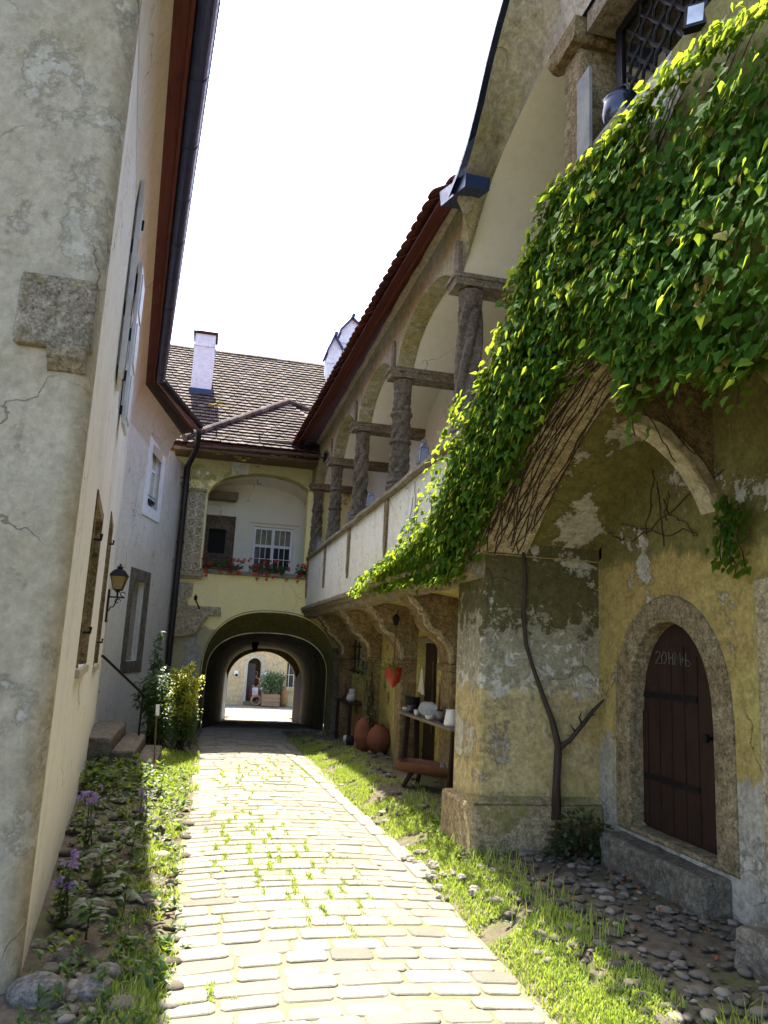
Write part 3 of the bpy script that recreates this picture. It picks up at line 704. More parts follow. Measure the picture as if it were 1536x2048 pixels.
# ------------------------------------------------------------------ the arcade house on the right
AH = thing('arcade_house', 'old house with an arcaded upper gallery on twisted stone columns along the lane', 'house', (2.6, 9, 0))
def fY(x):           # wall face in the plane x: u along y, v up, w towards the street
    return lambda u, v, w=0: V(x-w, u, v)
XP, XA, XB, XL = 2.05, 2.05, 3.15, 2.86
cols_y = [6.25, 8.75, 11.2, 13.55, 15.9]
ZI = 5.10            # top of the imposts
# gallery parapet, floor slab, string course, coping
m = MB(); m.plate(rect(5.66, 16.02, 2.40, 3.44), [], fY(XP), .2); m.build('parapet', MAT['parapet'], AH)
m = MB(); m.box(XP+.2, XB, 5.66, 17.2, 2.30, 2.44); m.build('gallery_floor', MAT['lower'], AH)
def run(prof, y0, y1, n): return [y0+(y1-y0)*i/n for i in range(n+1)]
def course(name, prof, y0, y1, mat, amp=.012, sc_=3.0, par=None, seg=.16):
    m = MB(); n = max(2, int((y1-y0)/seg)); k = len(prof)
    for i in range(n+1):
        y = y0+(y1-y0)*i/n
        m.v += [V(a, y, b) for a, b in prof]; m.r += [0]*k
    m.f = [(i*k+j, i*k+(j+1) % k, (i+1)*k+(j+1) % k, (i+1)*k+j) for i in range(n) for j in range(k)]
    m.f += [tuple(range(k)), tuple(n*k+j for j in range(k))]
    m.rough(amp, sc_); return m.build(name, mat, par or AH)
course('string_course', [(XP+.19, 2.21), (XP+.03, 2.22), (XP-.01, 2.27), (XP-.015, 2.31), (XP-.05, 2.315), (XP-.055, 2.36), (XP-.085, 2.365), (XP-.09, 2.41), (XP-.06, 2.44), (XP+.19, 2.445)], 5.66, 15.99, MAT['mossstone'], .014, 4)
course('coping', [(XP-.035, 3.43), (XP-.055, 3.46), (XP-.05, 3.51), (XP-.02, 3.53), (XP+.24, 3.54), (XP+.25, 3.43)], 5.9, 15.99, MAT['mossstone'], .014, 3.5)
# pilaster strips below the columns, tapering and broken
for y in cols_y[1:]:
    m = MB(); pts = [(y-.075, 3.425), (y+.075, 3.425), (y+.06, 2.95), (y+.055, 2.80), (y+.02, 2.76), (y+.0, 2.66), (y-.035, 2.72), (y-.055, 2.9)]
    pts = [(a+R_.uniform(-.012, .012), b+(R_.uniform(-.05, .05) if b < 3.4 else 0)) for a, b in pts]
    m.prism(pts, lambda a, b, w: V(XP-w, a, b), -.005, .028); m.build('pilaster_strip', MAT['brownstone'], AH)
# ground floor wall with a door and a barred window
pd = [at(836, 1283, x=XL), at(876, 1283, x=XL)]; d0, d1 = pd[1].y-.0, min(9.95, pd[0].y)
pw0, pw1 = at(728, 1345, x=XL), at(708, 1270, x=XL)
wy0, wy1, wz0, wz1 = pw0.y, pw1.y, pw0.z, pw1.z
m = MB(); m.plate(rect(6.4, 16.4, -.3, 2.32), [rect(d0, d1, .12, 1.74), rect(wy0, wy1, wz0, wz1)], fY(XL), .3)
m.build('ground_floor_wall', MAT['lower'], AH)
m = MB(); m.plate(rect(d0+.004, d1-.004, .124, 1.736), [], lambda u, v, w: V(XL+.10-w, u, v), .05); dd = m.build('door', MAT['wooddark'], AH)
m = MB(); m.box(XL+.085, XL+.099, d0+.45, d0+.47, .6, 1.5); m.build('door_strip', MAT['woodbrown'], dd)
m = MB(); m.box(XL-.03, XL+.0, d0-.02, d1+.02, 1.745, 1.80); m.build('door_lintel', MAT['woodgrey'], AH)
m = MB(); m.plate(rect(wy0+.004, wy1-.004, wz0+.004, wz1-.004), [], lambda u, v, w: V(XL+.12-w, u, v), .02); wi = m.build('window', paint('milky_glass', (.62, .60, .50), .25, var=.06), AH)
m = MB()
for k in range(4): yb = wy0+(wy1-wy0)*k/3; m.tube([V(XL-.03, yb, wz0-.04), V(XL-.03, yb, wz1+.04)], .017, 6)
for k in range(4): zb = wz0+(wz1-wz0)*k/3; m.tube([V(XL-.03, wy0-.04, zb), V(XL-.03, wy1+.04, zb)], .017, 6)
m.build('window_grille', MAT['iron'], wi)
# stone piers and stepped consoles carrying the gallery
for i, y in enumerate([8.12, 10.22, 12.33, 14.72]):
    wd = .22
    m = MB(); m.box(2.66, XL+.02, y-wd+.03, y+wd-.03, -.2, 1.42).rough(.014, 3); m.box(2.61, XL+.02, y-wd, y+wd, 1.42, 1.50)
    m.build('stone_pier', MAT['brownstone'], AH, bevel=.015)
    prof = [(XL+.02, 1.505), (2.64, 1.505), (2.63, 1.62), (2.60, 1.70), (2.53, 1.76), (2.50, 1.77), (2.49, 1.82)] + [(2.49-.17*math.sin(rad(a)), 2.02-.19*math.cos(rad(a))) for a in range(15, 91, 15)] + [(2.27, 2.03), (2.26, 2.09), (2.18, 2.15), (2.13, 2.235), (XL+.02, 2.245)]
    m = MB(); m.prism(prof, lambda a, b, w: V(a, w, b), y-wd, y+wd)
    m.build('console', MAT['brownstone'], AH, bevel=.012)
    m = MB(); m.prism([(a-.012, b-.012) for a, b in prof[1:-1]] + [(a+.03, b+.02) for a, b in reversed(prof[1:-1])], lambda a, b, w: V(a, w, b), y-wd-.012, y-wd+.05)
    m.build('console_edge', MAT['tanstone'], AH)
m = MB()
for a, b in ((6.2, 7.9), (8.34, 10.0), (10.44, 12.11), (12.55, 14.5), (14.94, 15.98)):
    m.strip([(XL, 2.02), (XL-.05, 2.14), (XL-.18, 2.22), (XP+.18, 2.27)], lambda p, q, w: V(p, w, q), a, b)
m.build('gallery_soffit', MAT['lower'], AH, smooth=True)
# gallery back wall
m = MB(); m.plate(rect(5.6, 17.4, 2.44, 6.2), [rect(12.0, 12.65, 2.46, 4.3)], fY(XB), .2); m.build('gallery_wall', MAT['vault'], AH)
m = MB(); m.plate(rect(12.004, 12.646, 2.464, 4.296), [], lambda u, v, w: V(XB+.07-w, u, v), .04); m.build('gallery_door', MAT['wooddark'], AH)
# columns, each with its own ornament
def column(y, kind, z0=3.535, z1=4.955, r=.118, x=2.17):
    m = MB(); n = 60
    fns = {'twist': lambda t, z: 1+.44*(abs(math.cos(2*(t - z*3.0)))-.55), 'zig': lambda t, z: 1+.44*(abs(math.cos(2*(t + 1.3*math.asin(math.sin(z*4.4)))))-.5),
           'diamond': lambda t, z: 1+.20*(abs(math.cos(3*t+z*15))+abs(math.cos(3*t-z*15))-1.2), 'flute': lambda t, z: 1+.5*(abs(math.cos(2.5*(t - z*2.1)))-.6), 'rope': lambda t, z: 1+.46*(abs(math.cos(2*(t - z*6.0)))-.6), 'plain': lambda t, z: 1}
    f = fns[kind]; hh = z1-z0
    shaft = [(r*(1.06-.16*k/90), .22+(hh-.40)*k/90) for k in range(91)]
    m.lathe(shaft, (x, y, z0), n, lambda t, z: f(t, z)/1.08)
    if kind in ('diamond', 'rope'):
        for zz in (.62, .98): m.lathe([(r*.95, zz-.03), (r*1.14, zz-.015), (r*1.14, zz+.015), (r*.95, zz+.03)], (x, y, z0), n)
    m.rough(.0015, 9)
    c = m.build('column', MAT['darkstone'], AH, smooth=True)
    m = MB(); m.lathe([(r*1.32, 0), (r*1.34, .05), (r*1.24, .08), (r*1.28, .11), (r*1.14, .16), (r*1.05, .23)], (x, y, z0), 8, None, None)
    m.rough(.006, 8); m.build('column_base', MAT['darkstone'], c)
    m = MB(); m.lathe([(r*.90, hh-.19), (r*.97, hh-.17), (r*.94, hh-.14), (r*.99, hh-.05), (r*1.03, hh)], (x, y, z0), 8); m.build('capital', MAT['darkstone'], c)
    return c
for y, k in zip(cols_y, ('flute', 'diamond', 'zig', 'diamond', 'rope')): column(y, k, r=.122 if y < 9 else .112)
# imposts reaching back to the wall, with the bracket upright above them
for y in cols_y:
    m = MB(); m.prism([(XA-.06, 4.975), (XA-.075, 5.06), (XA-.075, ZI+.005), (XB+.03, ZI+.005), (XB+.03, 4.975)], lambda a, b, w: V(a, w, b), y-.125, y+.125)
    m.prism([(XA-.09, 5.045), (XA-.095, 5.075), (XB+.03, 5.075), (XB+.03, 5.045)], lambda a, b, w: V(a, w, b), y-.14, y+.14)
    m.rough(.006, 5); m.build('impost', MAT['greystone'], AH)
    m = MB(); m.prism([(y-.065, ZI), (y+.065, ZI), (y+.055, 5.42), (y+.03, 5.50), (y-.035, 5.46), (y-.055, 5.40)], lambda a, b, w: V(XA-w, a, b), -.01, .035)
    m.rough(.006, 5); m.build('wall_bracket', MAT['greystone'], AH)
# wall over the arches and the vaults behind it
low = []
bays = [(17.4, 15.9, 4.95, 4.95, .40)] + [(cols_y[i+1], cols_y[i], ZI, ZI, .42) for i in (3, 2, 1, 0)]
for (ya, yb, za, zb, rs) in bays:
    pts = seg_arch(ya-.12, za, yb+.12, zb, rs, 14); low += pts
    m = MB(); m.strip(pts, lambda a, b, w: V(w, a, b), XA+.21, XB+.02); m.build('vault', MAT['vault'], AH, smooth=True)
wall_low = [p for p in low if p[0] <= 16.02]
wall_low = [(16.02, wall_low[0][1])] + wall_low
m = MB(); m.plate([(6.10, 5.98)] + [(16.02, 5.98)] + wall_low, [], fY(XA), .22)
m.build('arcade_wall', MAT['arcade'], AH)
m = MB(); top = []
for i in range(60): top.append((6.1+9.9*i/59))
course('wall_moulding', [(XA+.02, 5.86), (XA-.035, 5.87), (XA-.06, 5.90), (XA-.055, 5.94), (XA-.03, 5.965), (XA+.02, 5.97)], 6.1, 15.9, plaster('pinkish_moulding_plaster', (.42, .36, .28), (.36, .32, .22), dirt=(.12, .1, .06), seed=31), .014, 3)
# roof: boarded underside, round-ended tiles
EX = lambda y: 1.75-.025*(y-6.0)
EZ = lambda y: 5.735+.012*math.sin(y*.9)
m = MB(); ny = 34
for i in range(ny+1):
    y = 5.95+(16.35-5.95)*i/ny
    m.v += [V(EX(y)+.03, y, EZ(y)), V(EX(y)+.03, y, EZ(y)+.022), V(6.0, y, EZ(y)+.022+(6-EX(y))*.72), V(6.0, y, EZ(y)+(6-EX(y))*.72)]; m.r += [0]*4
m.f = [(i*4+j, i*4+(j+1) % 4, (i+1)*4+(j+1) % 4, (i+1)*4+j) for i in range(ny) for j in range(4)] + [(0, 1, 2, 3), (ny*4, ny*4+1, ny*4+2, ny*4+3)]
m.build('roof_boards', MAT['woodred'], AH)
m = MB()
for xx in (.18,):
    for i in range(ny): 
        y0, y1 = 5.95+10.4*i/ny, 5.95+10.4*(i+1)/ny
        m.beam((EX(y0)+xx, y0, EZ(y0)+xx*.72-.022), (EX(y1)+xx, y1, EZ(y1)+xx*.72-.022), .035, .03)
m.build('eave_batten', MAT['woodred'], AH)
def tile(mb, o, du, dv, n_, wd, ln, th, rnd=True):
    """one beaver-tail tile: o = middle of its lower edge"""
    pts = [(-.5*wd, ln), (-.5*wd, ln*.16)] + [(wd*.5*math.sin(rad(a)), ln*.16-ln*.16*math.cos(rad(a))) for a in (-60, -30, 0, 30, 60)] + [(.5*wd, ln*.16), (.5*wd, ln)]
    k = len(pts); mb.cur = R_.random(); up = R_.uniform(0, .006)
    hz = lambda v: th*2.0*(1-v/ln)+up
    vs = [o + du*a + dv*b + n_*(hz(b)+th) for a, b in pts] + [o + du*a + dv*b + n_*hz(b) for a, b in pts]
    mb.add(vs, [tuple(range(k))] + [(i, k+i, k+i+1, i+1) for i in range(k-1)])
def tiled(name, mat, parent, fo, du, dv, n_, rows, nfun, wd=.165, ex=.15, th=.014, jit=.006):
    mb = MB()
    for r_ in range(rows):
        a, b = nfun(r_); k0 = math.floor(a/wd); off = .5*wd*(r_ % 2)
        for k in range(k0, math.ceil(b/wd)):
            u = k*wd+off
            if a <= u <= b: tile(mb, fo + du*(u+R_.uniform(-jit, jit)) + dv*(r_*ex+R_.uniform(-jit, jit)), du, dv, n_, wd*.97, ex*1.5, th)
    return mb.build(name, mat, parent, fixn=False)
du = V(.025, -1, 0).normalized(); dv = V(1, 0, .72).normalized(); n_ = du.cross(dv).normalized()
if n_.z < 0: n_ = -n_
tiled('roof_tiles', MAT['redtile'], AH, V(EX(16.3)-.035, 16.3, EZ(16.3)+.025), du, dv, n_, 5, lambda r: (0, 10.3), wd=.185, ex=.17, th=.016)
m = MB(); m.prism([(0, .18), (4.2, 3.2), (4.2, 3.1), (0, .1)], lambda a, b, w: V(EX(10)+.6+a, w, EZ(10)+.45+b), 5.95, 16.4); m.build('roof', MAT['redtile'], AH)
# blue sheet flashing at the step of the eave
m = MB(); q0, q1, q2, q3 = at(879, 384, x=1.74), at(932, 346, x=1.74), at(930, 372, x=1.74), at(882, 412, x=1.74)
m.prism([(q.y, q.z) for q in (q0, q1, q2, q3)], lambda a, b, w: V(w, a, b), 1.74, 1.95); m.build('flashing', MAT['bluemetal'], AH)

# the stair bay nearer the camera: its arch climbs
st_low = [(6.12, 5.09), (6.02, 5.18), (5.86, 5.32), (5.72, 5.43), (5.45, 5.58), (5.15, 5.70), (4.86, 5.77), (4.55, 5.82), (4.30, 5.835), (4.20, 5.80), (4.16, 5.745)]
top = [at(914, 400, x=1.78), at(930, 350, x=1.76), at(947, 290, x=1.75), at(966, 215, x=1.75), at(985, 130, x=1.75), at(1003, 60, x=1.75), at(1020, 0, x=1.75), at(1042, -90, x=1.75), at(1066, -190, x=1.75), at(1100, -330, x=1.75), at(1130, -460, x=1.75)]
m = MB(); nv = 9
for (yl, zl), tp in zip(st_low, top):
    for k in range(nv):
        q_ = k/(nv-1); m.v.append(V(XA+(tp.x-XA)*q_**2.2, yl+(tp.y-yl)*q_, zl+(tp.z-zl)*q_)); m.r.append(0)
m.f = [(i*nv+k, i*nv+k+1, (i+1)*nv+k+1, (i+1)*nv+k) for i in range(10) for k in range(nv-1)]
m.add([V(XA, *st_low[-1]), V(XA, -9, 5.745), V(1.75, -9, 7.6), top[-1]], [(0, 1, 2, 3)])
m.build('stair_bay_cove', MAT['arcade'], AH, smooth=True)
m = MB(); tl_ = [(p.y, p.z) for p in top] + [(.6, 7.6), (-9, 7.6)]
m.v = [V(x_, a_, (b_+(x_-1.7)*1.25 if x_ < 2.1 else max(b_+.45, 6.3)+(x_-2.0)*.5)+dz_) for (a_, b_) in tl_ for (x_, dz_) in ((1.70, .0), (1.70, .05), (2.02, .05), (4.5, .05), (4.5, .0), (2.02, 0))]; m.r = [0]*len(m.v)
m.f = [(i*6+j, i*6+(j+1) % 6, (i+1)*6+(j+1) % 6, (i+1)*6+j) for i in range(len(tl_)-1) for j in range(6)] + [(0, 1, 2, 3, 4, 5)]
m.build('stair_roof', MAT['bluemetal'], AH)
m = MB(); m.strip(st_low, lambda a, b, w: V(w, a, b), XA-.004, XB+.3); m.build('vault', MAT['vault'], AH, smooth=True)
m = MB(); m.plate(rect(-9, 6.2, 4.0, 7.9), [], lambda u, v, w: V(XB+.32-w, u, v), .1); m.build('stair_wall', MAT['vault'], AH)
# square pillar with a worn capital, its impost, lattice window
m = MB(); m.box(2.06, 2.36, 3.92, 4.15, 4.6, 5.58).rough(.014, 4); m.build('square_pillar', MAT['brownstone'], AH, bevel=.025)
m = MB(); m.prism([(3.88, 5.58), (4.18, 5.58), (4.25, 5.65), (4.24, 5.74), (3.84, 5.74)], lambda a, b, w: V(w, a, b), 2.0, 2.42); m.ball((2.04, 4.17, 5.63), .075, 10, 8, (1, 1, .8), .05); m.rough(.012, 5)
m.build('capital', MAT['brownstone'], AH, bevel=.02)
m = MB(); m.box(2.07, 2.9, -9, 3.83, 5.60, 5.74); m.build('stair_beam', MAT['greystone'], AH)
m = MB(); m.box(2.24, 2.27, 3.70, 3.77, 4.6, 5.595); m.box(2.24, 2.27, 2.2, 3.70, 5.53, 5.595); lw = m.build('lattice_window', MAT['iron'], AH)
m = MB()
for k in range(22):
    a = 1.5+.13*k; n_seg = 12
    for s_ in (1, -1):
        pts = []
        for j in range(n_seg+1):
            z = 4.6+.93*j/n_seg; yq = a+s_*(z-4.6)*.8
            if 2.2 < yq < 3.7: pts.append(V(2.255+.012*s_*math.cos(j*math.pi), yq, z))
        if len(pts) > 1: m.tube(pts, .012, 5)
m.build('lattice', MAT['iron'], lw)
m = MB(); m.box(2.75, 2.8, 1.6, 3.8, 4.3, 5.6); m.build('pane', MAT['black'], lw)
# stair parapet over the street arch
arch_in = [(5.655, 2.42), (5.4, 2.63), (5.13, 2.87), (4.85, 3.06), (4.55, 3.23), (4.2, 3.38), (3.9, 3.46), (3.6, 3.46), (3.3, 3.38), (3.0, 3.22), (2.7, 3.0), (2.4, 2.74), (2.15, 2.45)]
m = MB(); m.plate([(6.2, 3.44), (5.655, 3.44)][:1] + [(5.655, 2.42)] + arch_in[1:] + [(2.15, -.1), (-9.0, -.1), (-9.0, 4.66), (4.2, 4.66), (4.5, 4.5), (6.2, 3.45)], [], fY(XP-.005), .45)
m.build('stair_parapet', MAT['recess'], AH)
m = MB(); m.strip(arch_in, lambda a, b, w: V(w, a, b-.004), XP-.006, XP+.45); m.build('arch_soffit', MAT['tanstone'], AH, smooth=True)
# pier with plinth
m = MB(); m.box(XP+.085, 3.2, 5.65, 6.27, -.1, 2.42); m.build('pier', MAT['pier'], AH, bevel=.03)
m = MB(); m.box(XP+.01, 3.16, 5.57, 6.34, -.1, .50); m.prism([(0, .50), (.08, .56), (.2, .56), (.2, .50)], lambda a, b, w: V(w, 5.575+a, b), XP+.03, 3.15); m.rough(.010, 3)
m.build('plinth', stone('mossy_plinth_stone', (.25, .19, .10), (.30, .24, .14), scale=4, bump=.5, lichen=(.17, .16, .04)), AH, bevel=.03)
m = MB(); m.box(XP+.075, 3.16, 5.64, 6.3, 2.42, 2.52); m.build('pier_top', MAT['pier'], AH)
# door wall of the recess with its pointed doorway
XD = 3.15; oy0, oy1 = 4.24, 5.20; zs = 1.24; za = 1.90
def pointed(y0, y1, z0, zs, za, n=8):
    c = (y0+y1)/2; L = [(y0, z0)]; 
    for i in range(n+1):
        t_ = i/n; L.append((y0+(c-y0)*(1-math.cos(t_*math.pi/2)*1.0), zs+(za-zs)*math.sin(t_*math.pi/2)**.88))
    Rr = [(y1+y0-a, b) for a, b in reversed(L[:-1])]
    return L + Rr
hole = pointed(oy0, oy1, .44, zs, za)
outer = [(oy0-.20, .40)] + [(oy0-.20+.0, 1.25)] + arc((oy0+oy1)/2, 1.35, (oy1-oy0)/2+.19, .74, 180, 0, 14)[1:-1] + [(oy1+.19, 1.25), (oy1+.19, .40)]
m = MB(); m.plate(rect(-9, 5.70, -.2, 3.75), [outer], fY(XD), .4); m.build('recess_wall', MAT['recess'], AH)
m = MB(); m.plate(outer, [hole], lambda u, v, w: V(XD-.012-w, u, v), .33); m.build('door_surround', MAT['doorstone'], AH, bevel=.02)
m = MB(); m.plate(pointed(oy0-.02, oy1+.02, .40, zs, za+.03), [], lambda u, v, w: V(XD+.12-w, u, v), .05); dr = m.build('pointed_door', MAT['wooddark'], AH)
for k in range(7): m = MB(); yy_ = oy0+(oy1-oy0)*(k+.0)/6.5; m.box(XD+.108, XD+.119, yy_+.006, min(oy1, yy_+(oy1-oy0)/6.5-.006), .46, 1.26+.5*(1-abs(2*(k+.5)/6.5-1))**.8); m.build('plank', MAT['wooddark'], dr)
for zz in (.78, 1.36): m = MB(); m.box(XD+.100, XD+.106, oy0+.30, oy1-.03, zz, zz+.04); m.build('strap_hinge', MAT['iron'], dr)
m = MB(); m.lathe([(.0, 0), (.035, .004), (.035, .012), (.012, .02), (.012, .05), (.028, .055), (.028, .08), (0, .085)], (XD+.105, oy0+.13, 1.15), 10, None, (V(0, 1, 0), V(0, 0, 1), V(-1, 0, 0))); m.build('door_knob', MAT['iron'], dr)
# chalk blessing on the door
def chalk(parent):
    G = {'2': [[(0, .8), (.2, 1), (.45, .95), (.5, .7), (0, 0), (.6, .02)]], '0': [[(.3, 1), (.05, .6), (.1, .1), (.35, 0), (.6, .4), (.5, .9), (.3, 1)]], '*': [[(.3, .1), (.33, .12)]],
         'H': [[(0, 1), (0, 0)], [(0, .5), (.4, .55)], [(.4, .9), (.4, 0)]], 'M': [[(0, 0), (.05, 1), (.3, .45), (.55, 1), (.6, 0)]], '+': [[(0, .5), (.4, .5)], [(.2, .7), (.2, .25)]], 'B': [[(.05, 1), (0, 0), (.3, 0), (.45, .2), (.3, .42), (.03, .45)]]}
    m = MB(); u = 0
    pa = at(1311, 1303, x=XD+.104); pb_ = at(1388, 1310, x=XD+.104); s = .088; total = 3.35
    kx = (pa.y-pb_.y)/total
    for ch in '20*HM+B':
        for st in G[ch]:
            pts = [V(XD+.104, pa.y-(u+a*.85)*kx, pa.z-.085+b*s-.004*u) for a, b in st]
            m.tube(pts, .0026, 4)
        u += {'*': .25, '+': .5}.get(ch, .62)*.85/.85*.82
    m.build('chalk_lettering', paint('chalk', (.17, .15, .12), .95, var=.2), parent)
chalk(dr)
m = MB(); m.box(2.95, XD+.05, 4.12, 5.30, .05, .38); weather(m.build('door_step', MAT['stepstone'], AH, bevel=.03))
# recess vault, transverse rib
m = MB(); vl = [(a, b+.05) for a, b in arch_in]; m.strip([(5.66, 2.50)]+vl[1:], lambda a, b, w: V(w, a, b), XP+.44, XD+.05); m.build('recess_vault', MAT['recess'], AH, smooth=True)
ribc = [(3.17, 2.57), (3.13, 2.66), (3.08, 2.76), (3.01, 2.86), (2.92, 2.95), (2.82, 3.03), (2.71, 3.09), (2.60, 3.125), (2.52, 3.14)]
m = MB(); m.prism(ribc + [(2.52, 3.48), (3.17, 3.48)], lambda a, b, w: V(a, w, b), 4.15, 4.28); m.build('transverse_rib', MAT['brownstone'], AH)
m = MB(); m.strip([(a-.006, b-.008) for a, b in ribc], lambda a, b, w: V(a, w, b), 4.13, 4.30)
ri = [(a-.006, b-.008) for a, b in ribc] + [(a+.05, b+.045) for a, b in reversed(ribc)]
m.prism(ri, lambda a, b, w: V(a, w, b), 4.135, 4.153); m.build('rib_edge', MAT['rib'], AH)
m = MB(); m.box(XD-.06, XD+.02, 1.4, 3.76, 0, 2.12); m.build('near_jamb', MAT['tanstone'], AH, bevel=.01)
# ------------------------------------------------------------------ the gatehouse closing the lane
GH = thing('gatehouse', 'gatehouse with tiled roof, red geranium loggia and a deep carriage arch closing the lane', 'gatehouse', (1.2, 18, 0))
YG = 16.0
def fX(y): return lambda u, v, w=0: V(u, y-w, v)
lg = [(-.17, 3.10), (1.96, 3.10), (1.96, 4.98)] + seg_arch(1.96, 4.98, -.06, 4.90, .31, 12)[1:] + [(-.17, 4.72)]
def sarc(cx, hw, zs_, rise, n): return [(cx+hw*math.copysign(abs(math.cos(rad(180*i/n)))**.80, math.cos(rad(180*i/n))), zs_+rise*abs(math.sin(rad(180*i/n)))**.86) for i in range(n+1)]
aL, aR = .03, 2.80; ac = (aL+aR)/2
carr = [(aL, -.4), (aR, -.4), (aR, 1.0)] + sarc(ac, (aR-aL)/2, 1.02, 1.27, 24)[1:-1] + [(aL, 1.0)]
m = MB(); m.plate([(-1.3, -.4)] + carr[:0] + [(-1.3, 5.55), (3.4, 5.55), (3.4, -.4)], [lg, [(a, b+.001) for a, b in carr]], fX(YG), .35)
m.build('front_wall', MAT['gate_low'], GH)
# arch: splayed front ring, inner ring, vault, end wall with the gate
def ring(k, dx=0., dz=0.): return [(aR-.001-k+dx, -.45+dz)] + [(ac+dx+((aR-aL)/2-k)*math.cos(rad(a)), 1.0+dz+(1.42-k*1.05)*math.sin(rad(a))) for a in range(0, 181, 9)] + [(aL+k+dx, -.45+dz)]
def loft(name, rings, mat):
    m = MB(); n = len(rings[0][1])
    for y, r in rings: m.v += [V(a, y, b) for a, b in r]; m.r += [0]*n
    m.f = [(i*n+j, i*n+j+1, (i+1)*n+j+1, (i+1)*n+j) for i in range(len(rings)-1) for j in range(n-1)]
    return m.build(name, mat, GH, smooth=True)
def ring2(hw, cx, zs_, rise, fl): return [(cx+hw, fl)] + sarc(cx, hw, zs_, rise, 24) + [(cx-hw, fl)]
hw0 = (aR-aL)/2
loft('arch_reveal', [(YG-.015, ring2(hw0+.03, ac, 1.02, 1.31, -.4)), (YG+.03, ring2(hw0, ac, 1.02, 1.27, -.4)), (YG+.35, ring2(hw0-.02, ac, 1.01, 1.15, -.4)), (YG+.9, ring2(hw0-.07, ac+.02, .99, .90, -.4))], MAT['arch_front'])
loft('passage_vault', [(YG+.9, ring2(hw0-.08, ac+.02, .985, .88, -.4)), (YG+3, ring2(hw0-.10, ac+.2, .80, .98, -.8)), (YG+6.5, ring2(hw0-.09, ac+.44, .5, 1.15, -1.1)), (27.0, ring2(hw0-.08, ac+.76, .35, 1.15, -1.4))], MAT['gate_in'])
YI = 27.0
g0, g1 = .96, 3.30; gc = (g0+g1)/2
gate = [(g0, -1.2), (g1, -1.2), (g1, .42)] + arc(gc, .42, (g1-g0)/2, .97, 0, 180, 16)[1:-1] + [(g0, .42)]
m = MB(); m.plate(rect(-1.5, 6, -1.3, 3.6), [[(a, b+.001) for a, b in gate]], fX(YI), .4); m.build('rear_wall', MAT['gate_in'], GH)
def gleaf(hx, dirx, diry, wd, mat):
    m = MB(); d = V(dirx, diry, 0).normalized(); n_ = V(-d.y, d.x, 0); hp = V(hx, YI-.02, 0)
    f = lambda a, b, w: hp + d*a + V(0, 0, b) + n_*w
    m.plate([(0, -.92), (wd, -.92), (wd, .95), (wd*.6, .82), (0, .42)], [], f, .05)
    for (b0, b1) in ((-.8, -.3), (-.22, .3)): m.plate(rect(.08, wd-.08, b0, b1), [], lambda a, b, w: f(a, b, w+.012), .074)
    return m.build('gate_leaf', mat, GH)
gleaf(g0-.01, -.22, -1, .95, paint('grey_white_gate_paint', (.40, .40, .38), .6))
gleaf(g1+.01, .22, -1, .95, MAT['wooddark'])
# grey stone jamb at the right of the arch, corbel and broken stonework at the left
m = MB(); m.box(2.72, 2.86, YG-.06, YG+.1, -.2, 1.52); m.box(2.70, 2.88, YG-.09, YG+.1, 1.52, 1.62); m.rough(.008, 4); m.build('jamb', MAT['stepstone'], GH, bevel=.012)
m = MB(); m.prism([(-.62, 2.80), (-.28, 2.80), (-.30, 2.52), (-.40, 2.50), (-.36, 2.34), (.30, 2.33), (.33, 2.16), (.05, 2.14), (-.10, 2.02), (-.18, 1.86), (-.30, 1.80), (-.62, 1.76)], lambda a, b, w: V(a, YG-w, b), -.01, .07)
m.prism([(-.62, 1.76), (-.30, 1.80), (-.18, 1.86), (-.10, 2.02), (.05, 2.14), (.05, 2.09), (-.05, 1.98), (-.14, 1.80), (-.30, 1.73), (-.62, 1.69)], lambda a, b, w: V(a, YG-w, b), -.01, .13)
m.rough(.02, 4); m.build('broken_corbel', stone('tan_broken_stone', (.33, .28, .16), (.40, .34, .22), scale=6), GH, bevel=.01)
m = MB(); pts = [(.02+.16*math.cos(rad(a))*(1+.3*math.sin(a*.13)), 1.35+.55*math.sin(rad(a))*(1+.2*math.cos(a*.3))) for a in range(0, 360, 15)]; m.prism([(a-.22, b) for a, b in pts], lambda a, b, w: V(a, YG-w, b), -.01, .006); m.build('plaster_patch', plaster('grey_patch_plaster', (.36, .36, .31), (.30, .30, .25), seed=17), GH)
# loggia sill, carved pilaster panel
m = MB(); m.box(-.19, 2.02, YG-.06, YG+.3, 3.02, 3.105).rough(.008, 4); m.build('sill', MAT['mossstone'], GH, bevel=.01)
m = MB(); cx0, cx1 = -.555, -.20
m.box(cx0, cx1, YG-.055, YG+.02, 3.03, 4.72)
for (a, b, z0, z1, dd) in ((cx0-.06, cx1+.10, 2.93, 3.03, .13), (cx0-.03, cx1+.06, 2.88, 2.93, .10), (cx0-.02, cx1+.02, 4.72, 4.78, .08)): m.box(a, b, YG-dd, YG+.02, z0, z1)
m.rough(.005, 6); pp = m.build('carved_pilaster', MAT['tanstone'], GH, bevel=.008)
m = MB()
for k in range(9):
    for s_ in (0, 1):
        cc = V(cx0+.10+.155*s_, YG-.058, 3.14+.182*k); r_ = .082
        m.tube([cc+V(r_*math.cos(a)*1.12, -.006, r_*math.sin(a)*1.15) for a in [i*2*math.pi/14 for i in range(15)]], .019, 6)
        for q in range(4):
            a = math.pi/4+q*math.pi/2; m.tube([cc, cc+V(.6*r_*math.cos(a-.3), -.004, .6*r_*math.sin(a-.3)), cc+V(r_*math.cos(a)*1.1, 0, r_*math.sin(a)*1.1)], .010, 5)
for xx in (cx0+.012, cx1-.012): m.tube([V(xx, YG-.056, 3.05), V(xx, YG-.056, 4.70)], .012, 6)
m.build('knotwork_relief', MAT['lit_relief'], pp, smooth=True)
